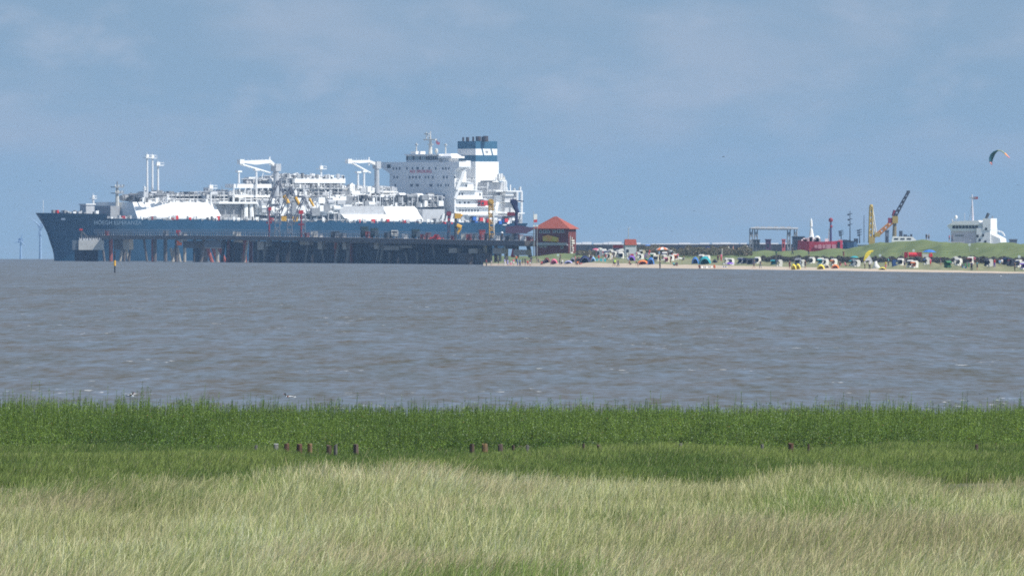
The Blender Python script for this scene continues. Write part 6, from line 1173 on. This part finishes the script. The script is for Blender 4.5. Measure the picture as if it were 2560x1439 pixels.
# ------------------------------------------------------------------ kite, inflated kite on the beach, birds
D = 4700; c = W(2495, 392, D); s = F / D; t = thing('kite', 'dark teal and orange crescent surf kite high over the dike', 'kite', c)
pts = [(2479, 412), (2474, 405), (2473, 396), (2476, 387), (2483, 380), (2493, 376), (2503, 378), (2511, 384), (2517, 390), (2523, 395)]; wd = [.25, .8, 1.25, 1.35, 1.1, .6, .65, .6, .35, .1]
secs = []
for i, ((x, y), w2) in enumerate(zip(pts, wd)):
    q_ = Vector(((x - 2495) / s, 0, -(y - 392) / s)); cen = Vector((.4, 0, -1.8)); o_ = (q_ - cen).normalized()
    secs.append([q_ + Vector((0, -.9, 0)) + o_ * .12, q_ + Vector((w2 * .35, -.3, 0)) + o_ * .22, q_ + Vector((w2 * .9, 1.2, 0)) - o_ * .0, q_ + Vector((w2 * .9, 1.2, 0)) - o_ * .06, q_ + Vector((w2 * .3, -.3, 0)) - o_ * .05, q_ + Vector((0, -.9, 0)) - o_ * .12])
m = MB(); mi_ = [3, 0, 0, 0, 0, 1, 1, 2, 3]
for i in range(len(secs) - 1): m.loft([secs[i], secs[i + 1]], mi=mi_[i], cap=False)
m.build('canopy', [mat('kite_teal', (.02, .10, .14), .6), mat('kite_grey_green', (.25, .30, .24)), mat('kite_orange', (.8, .35, .12)), mat('kite_pink', (.7, .3, .3))], t)
p = G(2168, 671); s = F / p.y; t = thing('beach_kite', 'yellow and white kite with a curved top held upright on the beach', 'kite', p + Vector((0, -.6, 0)))
pts = [(2160, 651, .1), (2162, 641, .9), (2165, 633, 1.2), (2171, 627, 1.0), (2177, 625, .8), (2180, 630, .2)]; sec = []
for x, y, w2 in pts: a = Vector(((x - 2168) / s, 0, (671 - y) / s)); sec.append([a + Vector((-.12, -.1, 0)), a + Vector((w2, -.3, 0)), a + Vector((w2, -.22, 0)), a + Vector((-.12, .1, 0))])
MB().loft(sec).build('yellow_canopy', [YCLOTH], t); a = lambda x, y: Vector(((x - 2168) / s, 0, (671 - y) / s)); sec = []
for x, y, w2 in ((2161, 650, .3), (2166, 648, 1.0), (2171, 644, 1.7), (2176, 650, 1.3), (2180, 658, .9), (2176, 664, .3)): q_ = a(x, y); sec.append([q_ + Vector((0, -.3, -w2 * .4)), q_ + Vector((.2, -.35, w2 * .4)), q_ + Vector((.2, -.2, w2 * .4)), q_ + Vector((0, -.2, -w2 * .4))])
MB().loft(sec).build('white_canopy', [cloth('white')], t)
p = G(2190, 671); t = thing('white_tent', 'white tent like inflatable right of the yellow and white kite', 'inflatable', p); m = MB(); m.loft([[(x * k, y, z) for x, z in ((-1.0, 0), (-.9, .5), (-.55, 1.1), (-.35, 1.9), (.25, 2.0), (.4, 1.2), (.8, .8), (1.1, .3), (1.0, 0))] for y, k in ((-.6, .8), (0, 1), (.6, .8))]); m.build('canopy', [cloth('white')], t, smooth=True); MB().box((-.9, -.62, .02), (.95, .62, .1)).build('base', [CREAM], t)
def bird(px, py, D, span, mt, label, ang, group='birds in the air'):
    c = W(px, py, D); t = thing('bird', label, 'bird', c, ang, group); MB().loft([[(math.cos(a) * w2, y, math.sin(a) * w2 + dz) for a in [k * math.pi / 3 for k in range(6)]] for y, w2, dz in ((-span * .32, .01, 0), (-span * .26, span * .035, 0), (-span * .18, span * .03, 0), (0, span * .06, 0), (span * .15, span * .045, 0), (span * .3, .012, 0))]).build('body', [mt], t, smooth=True)
    for sgn in (-1, 1): 
        m = MB(); m.loft([[(sgn * x, y0 - .001, z), (sgn * x, y1, z), (sgn * x, y1, z - .02), (sgn * x, y0, z - .02)] for x, y0, y1, z in ((0, -span * .09, span * .09, .02), (span * .25, -span * .13, span * .04, span * .12), (span * .5, -span * .02, span * .03, span * .04))]); m.build('wing', [mt], t)
GW = mat('gull_white', (.7, .72, .72)); GB = mat('bird_dark', (.05, .045, .04))
for a in ((1808, 392, 1800, .42, GB, 'tiny brown bird flying right of the picture centre, highest of all', .8), (1735, 527, 2600, .40, GB, 'tiny dark bird flying above the beach hut', 1.2), (1679, 578, 2600, .38, GB, 'tiny dark bird flying lowest, above the far buildings', .4), (2545, 463, 2200, .42, GB, 'tiny dark bird flying near the right edge under the kite', .3),
          (2425, 602, 3900, .95, GW, 'white gull gliding in front of the dike crest before the ferry', .1), (2443, 622, 3900, .80, GW, 'white gull flying lower over the green dike slope', .5), (2502, 690, 3200, .7, GW, 'white gull flying low over the water at the right', 1.3), (1573, 569, 4500, 1.3, GW, 'white gull flying above the red roofed hut', .5), (100, 452, 3000, .45, GB, 'tiny dark bird flying at the left above the bow', 1.0)): bird(*a)
def duck(px, py, D, L, label, rz, dark=False):
    p = W(px, py, D); p.z = drop(D) - .04; t = thing('duck', label, 'duck', p, rz, 'ducks on the water'); wm = GW if not dark else GB
    def ring(x, z, ry, rz_): return [(x, ry * math.cos(a), z + rz_ * math.sin(a)) for a in [k * math.pi / 5 for k in range(10)]]
    m = MB().loft([ring(-L * .52, L * .15, .01, .01), ring(-L * .4, L * .13, L * .10, L * .06), ring(-L * .15, L * .1, L * .17, L * .13), ring(L * .15, L * .1, L * .17, L * .14), ring(L * .33, L * .12, L * .12, L * .11), ring(L * .42, L * .17, L * .05, L * .05)]); m.build('body', [wm], t, smooth=True)
    MB().loft([ring(L * .10, L * .12, L * .172, L * .145), ring(L * .24, L * .12, L * .155, L * .14)]).build('breast_band', [mat('chestnut', (.16, .05, .02)) if not dark else GB], t, smooth=True)
    def rg(x, z, r_): return [(x + r_ * .5 * math.cos(a), r_ * math.sin(a), z + r_ * .3 * math.cos(a)) for a in [k * math.pi / 4 for k in range(8)]]
    m = MB().cyl((L * .33, 0, L * .15), (L * .40, 0, L * .38), L * .07, L * .05, n=8); m.ell((L * .43, 0, L * .42), (L * .085, L * .065, L * .07)); m.build('head', [GB], t, smooth=True); MB().cyl((L * .48, 0, L * .41), (L * .60, 0, L * .38), L * .03, L * .015, n=6).build('bill', [mat('red_bill', (.5, .05, .03))], t)
    for sg in (-1, 1): MB().loft([[(x, sg * L * .15, z), (x, sg * L * .19, z + .01), (x, sg * L * .15, z + .03)] for x, z in ((-L * .42, L * .14), (0, L * .13), (L * .1, L * .12))]).build('wing', [GB], t)
duck(325, 989, 892, .62, 'white and chestnut shelduck swimming near the marsh edge at the left', -.9); duck(725, 991, 886, .60, 'shelduck swimming to the left, the right one of the two', 3.0); duck(2450, 983, 905, .22, 'tiny dark water bird alone near the right edge', 2, True)
# ------------------------------------------------------------------ haze
hz = MB().box((-4600, -60, -16), (4600, 14200, 75)).build('haze', []); tag(hz, kind='stuff')
hm = bpy.data.materials.new('sea_haze'); hm.use_nodes = True; ht = hm.node_tree; ht.nodes.clear()
pv = ht.nodes.new('ShaderNodeVolumePrincipled'); pv.inputs['Density'].default_value = 2.5e-5; pv.inputs['Color'].default_value = (.38, .64, 1, 1); pv.inputs['Anisotropy'].default_value = 0
ho = ht.nodes.new('ShaderNodeOutputMaterial'); ht.links.new(pv.outputs[0], ho.inputs['Volume']); hz.data.materials.append(hm)
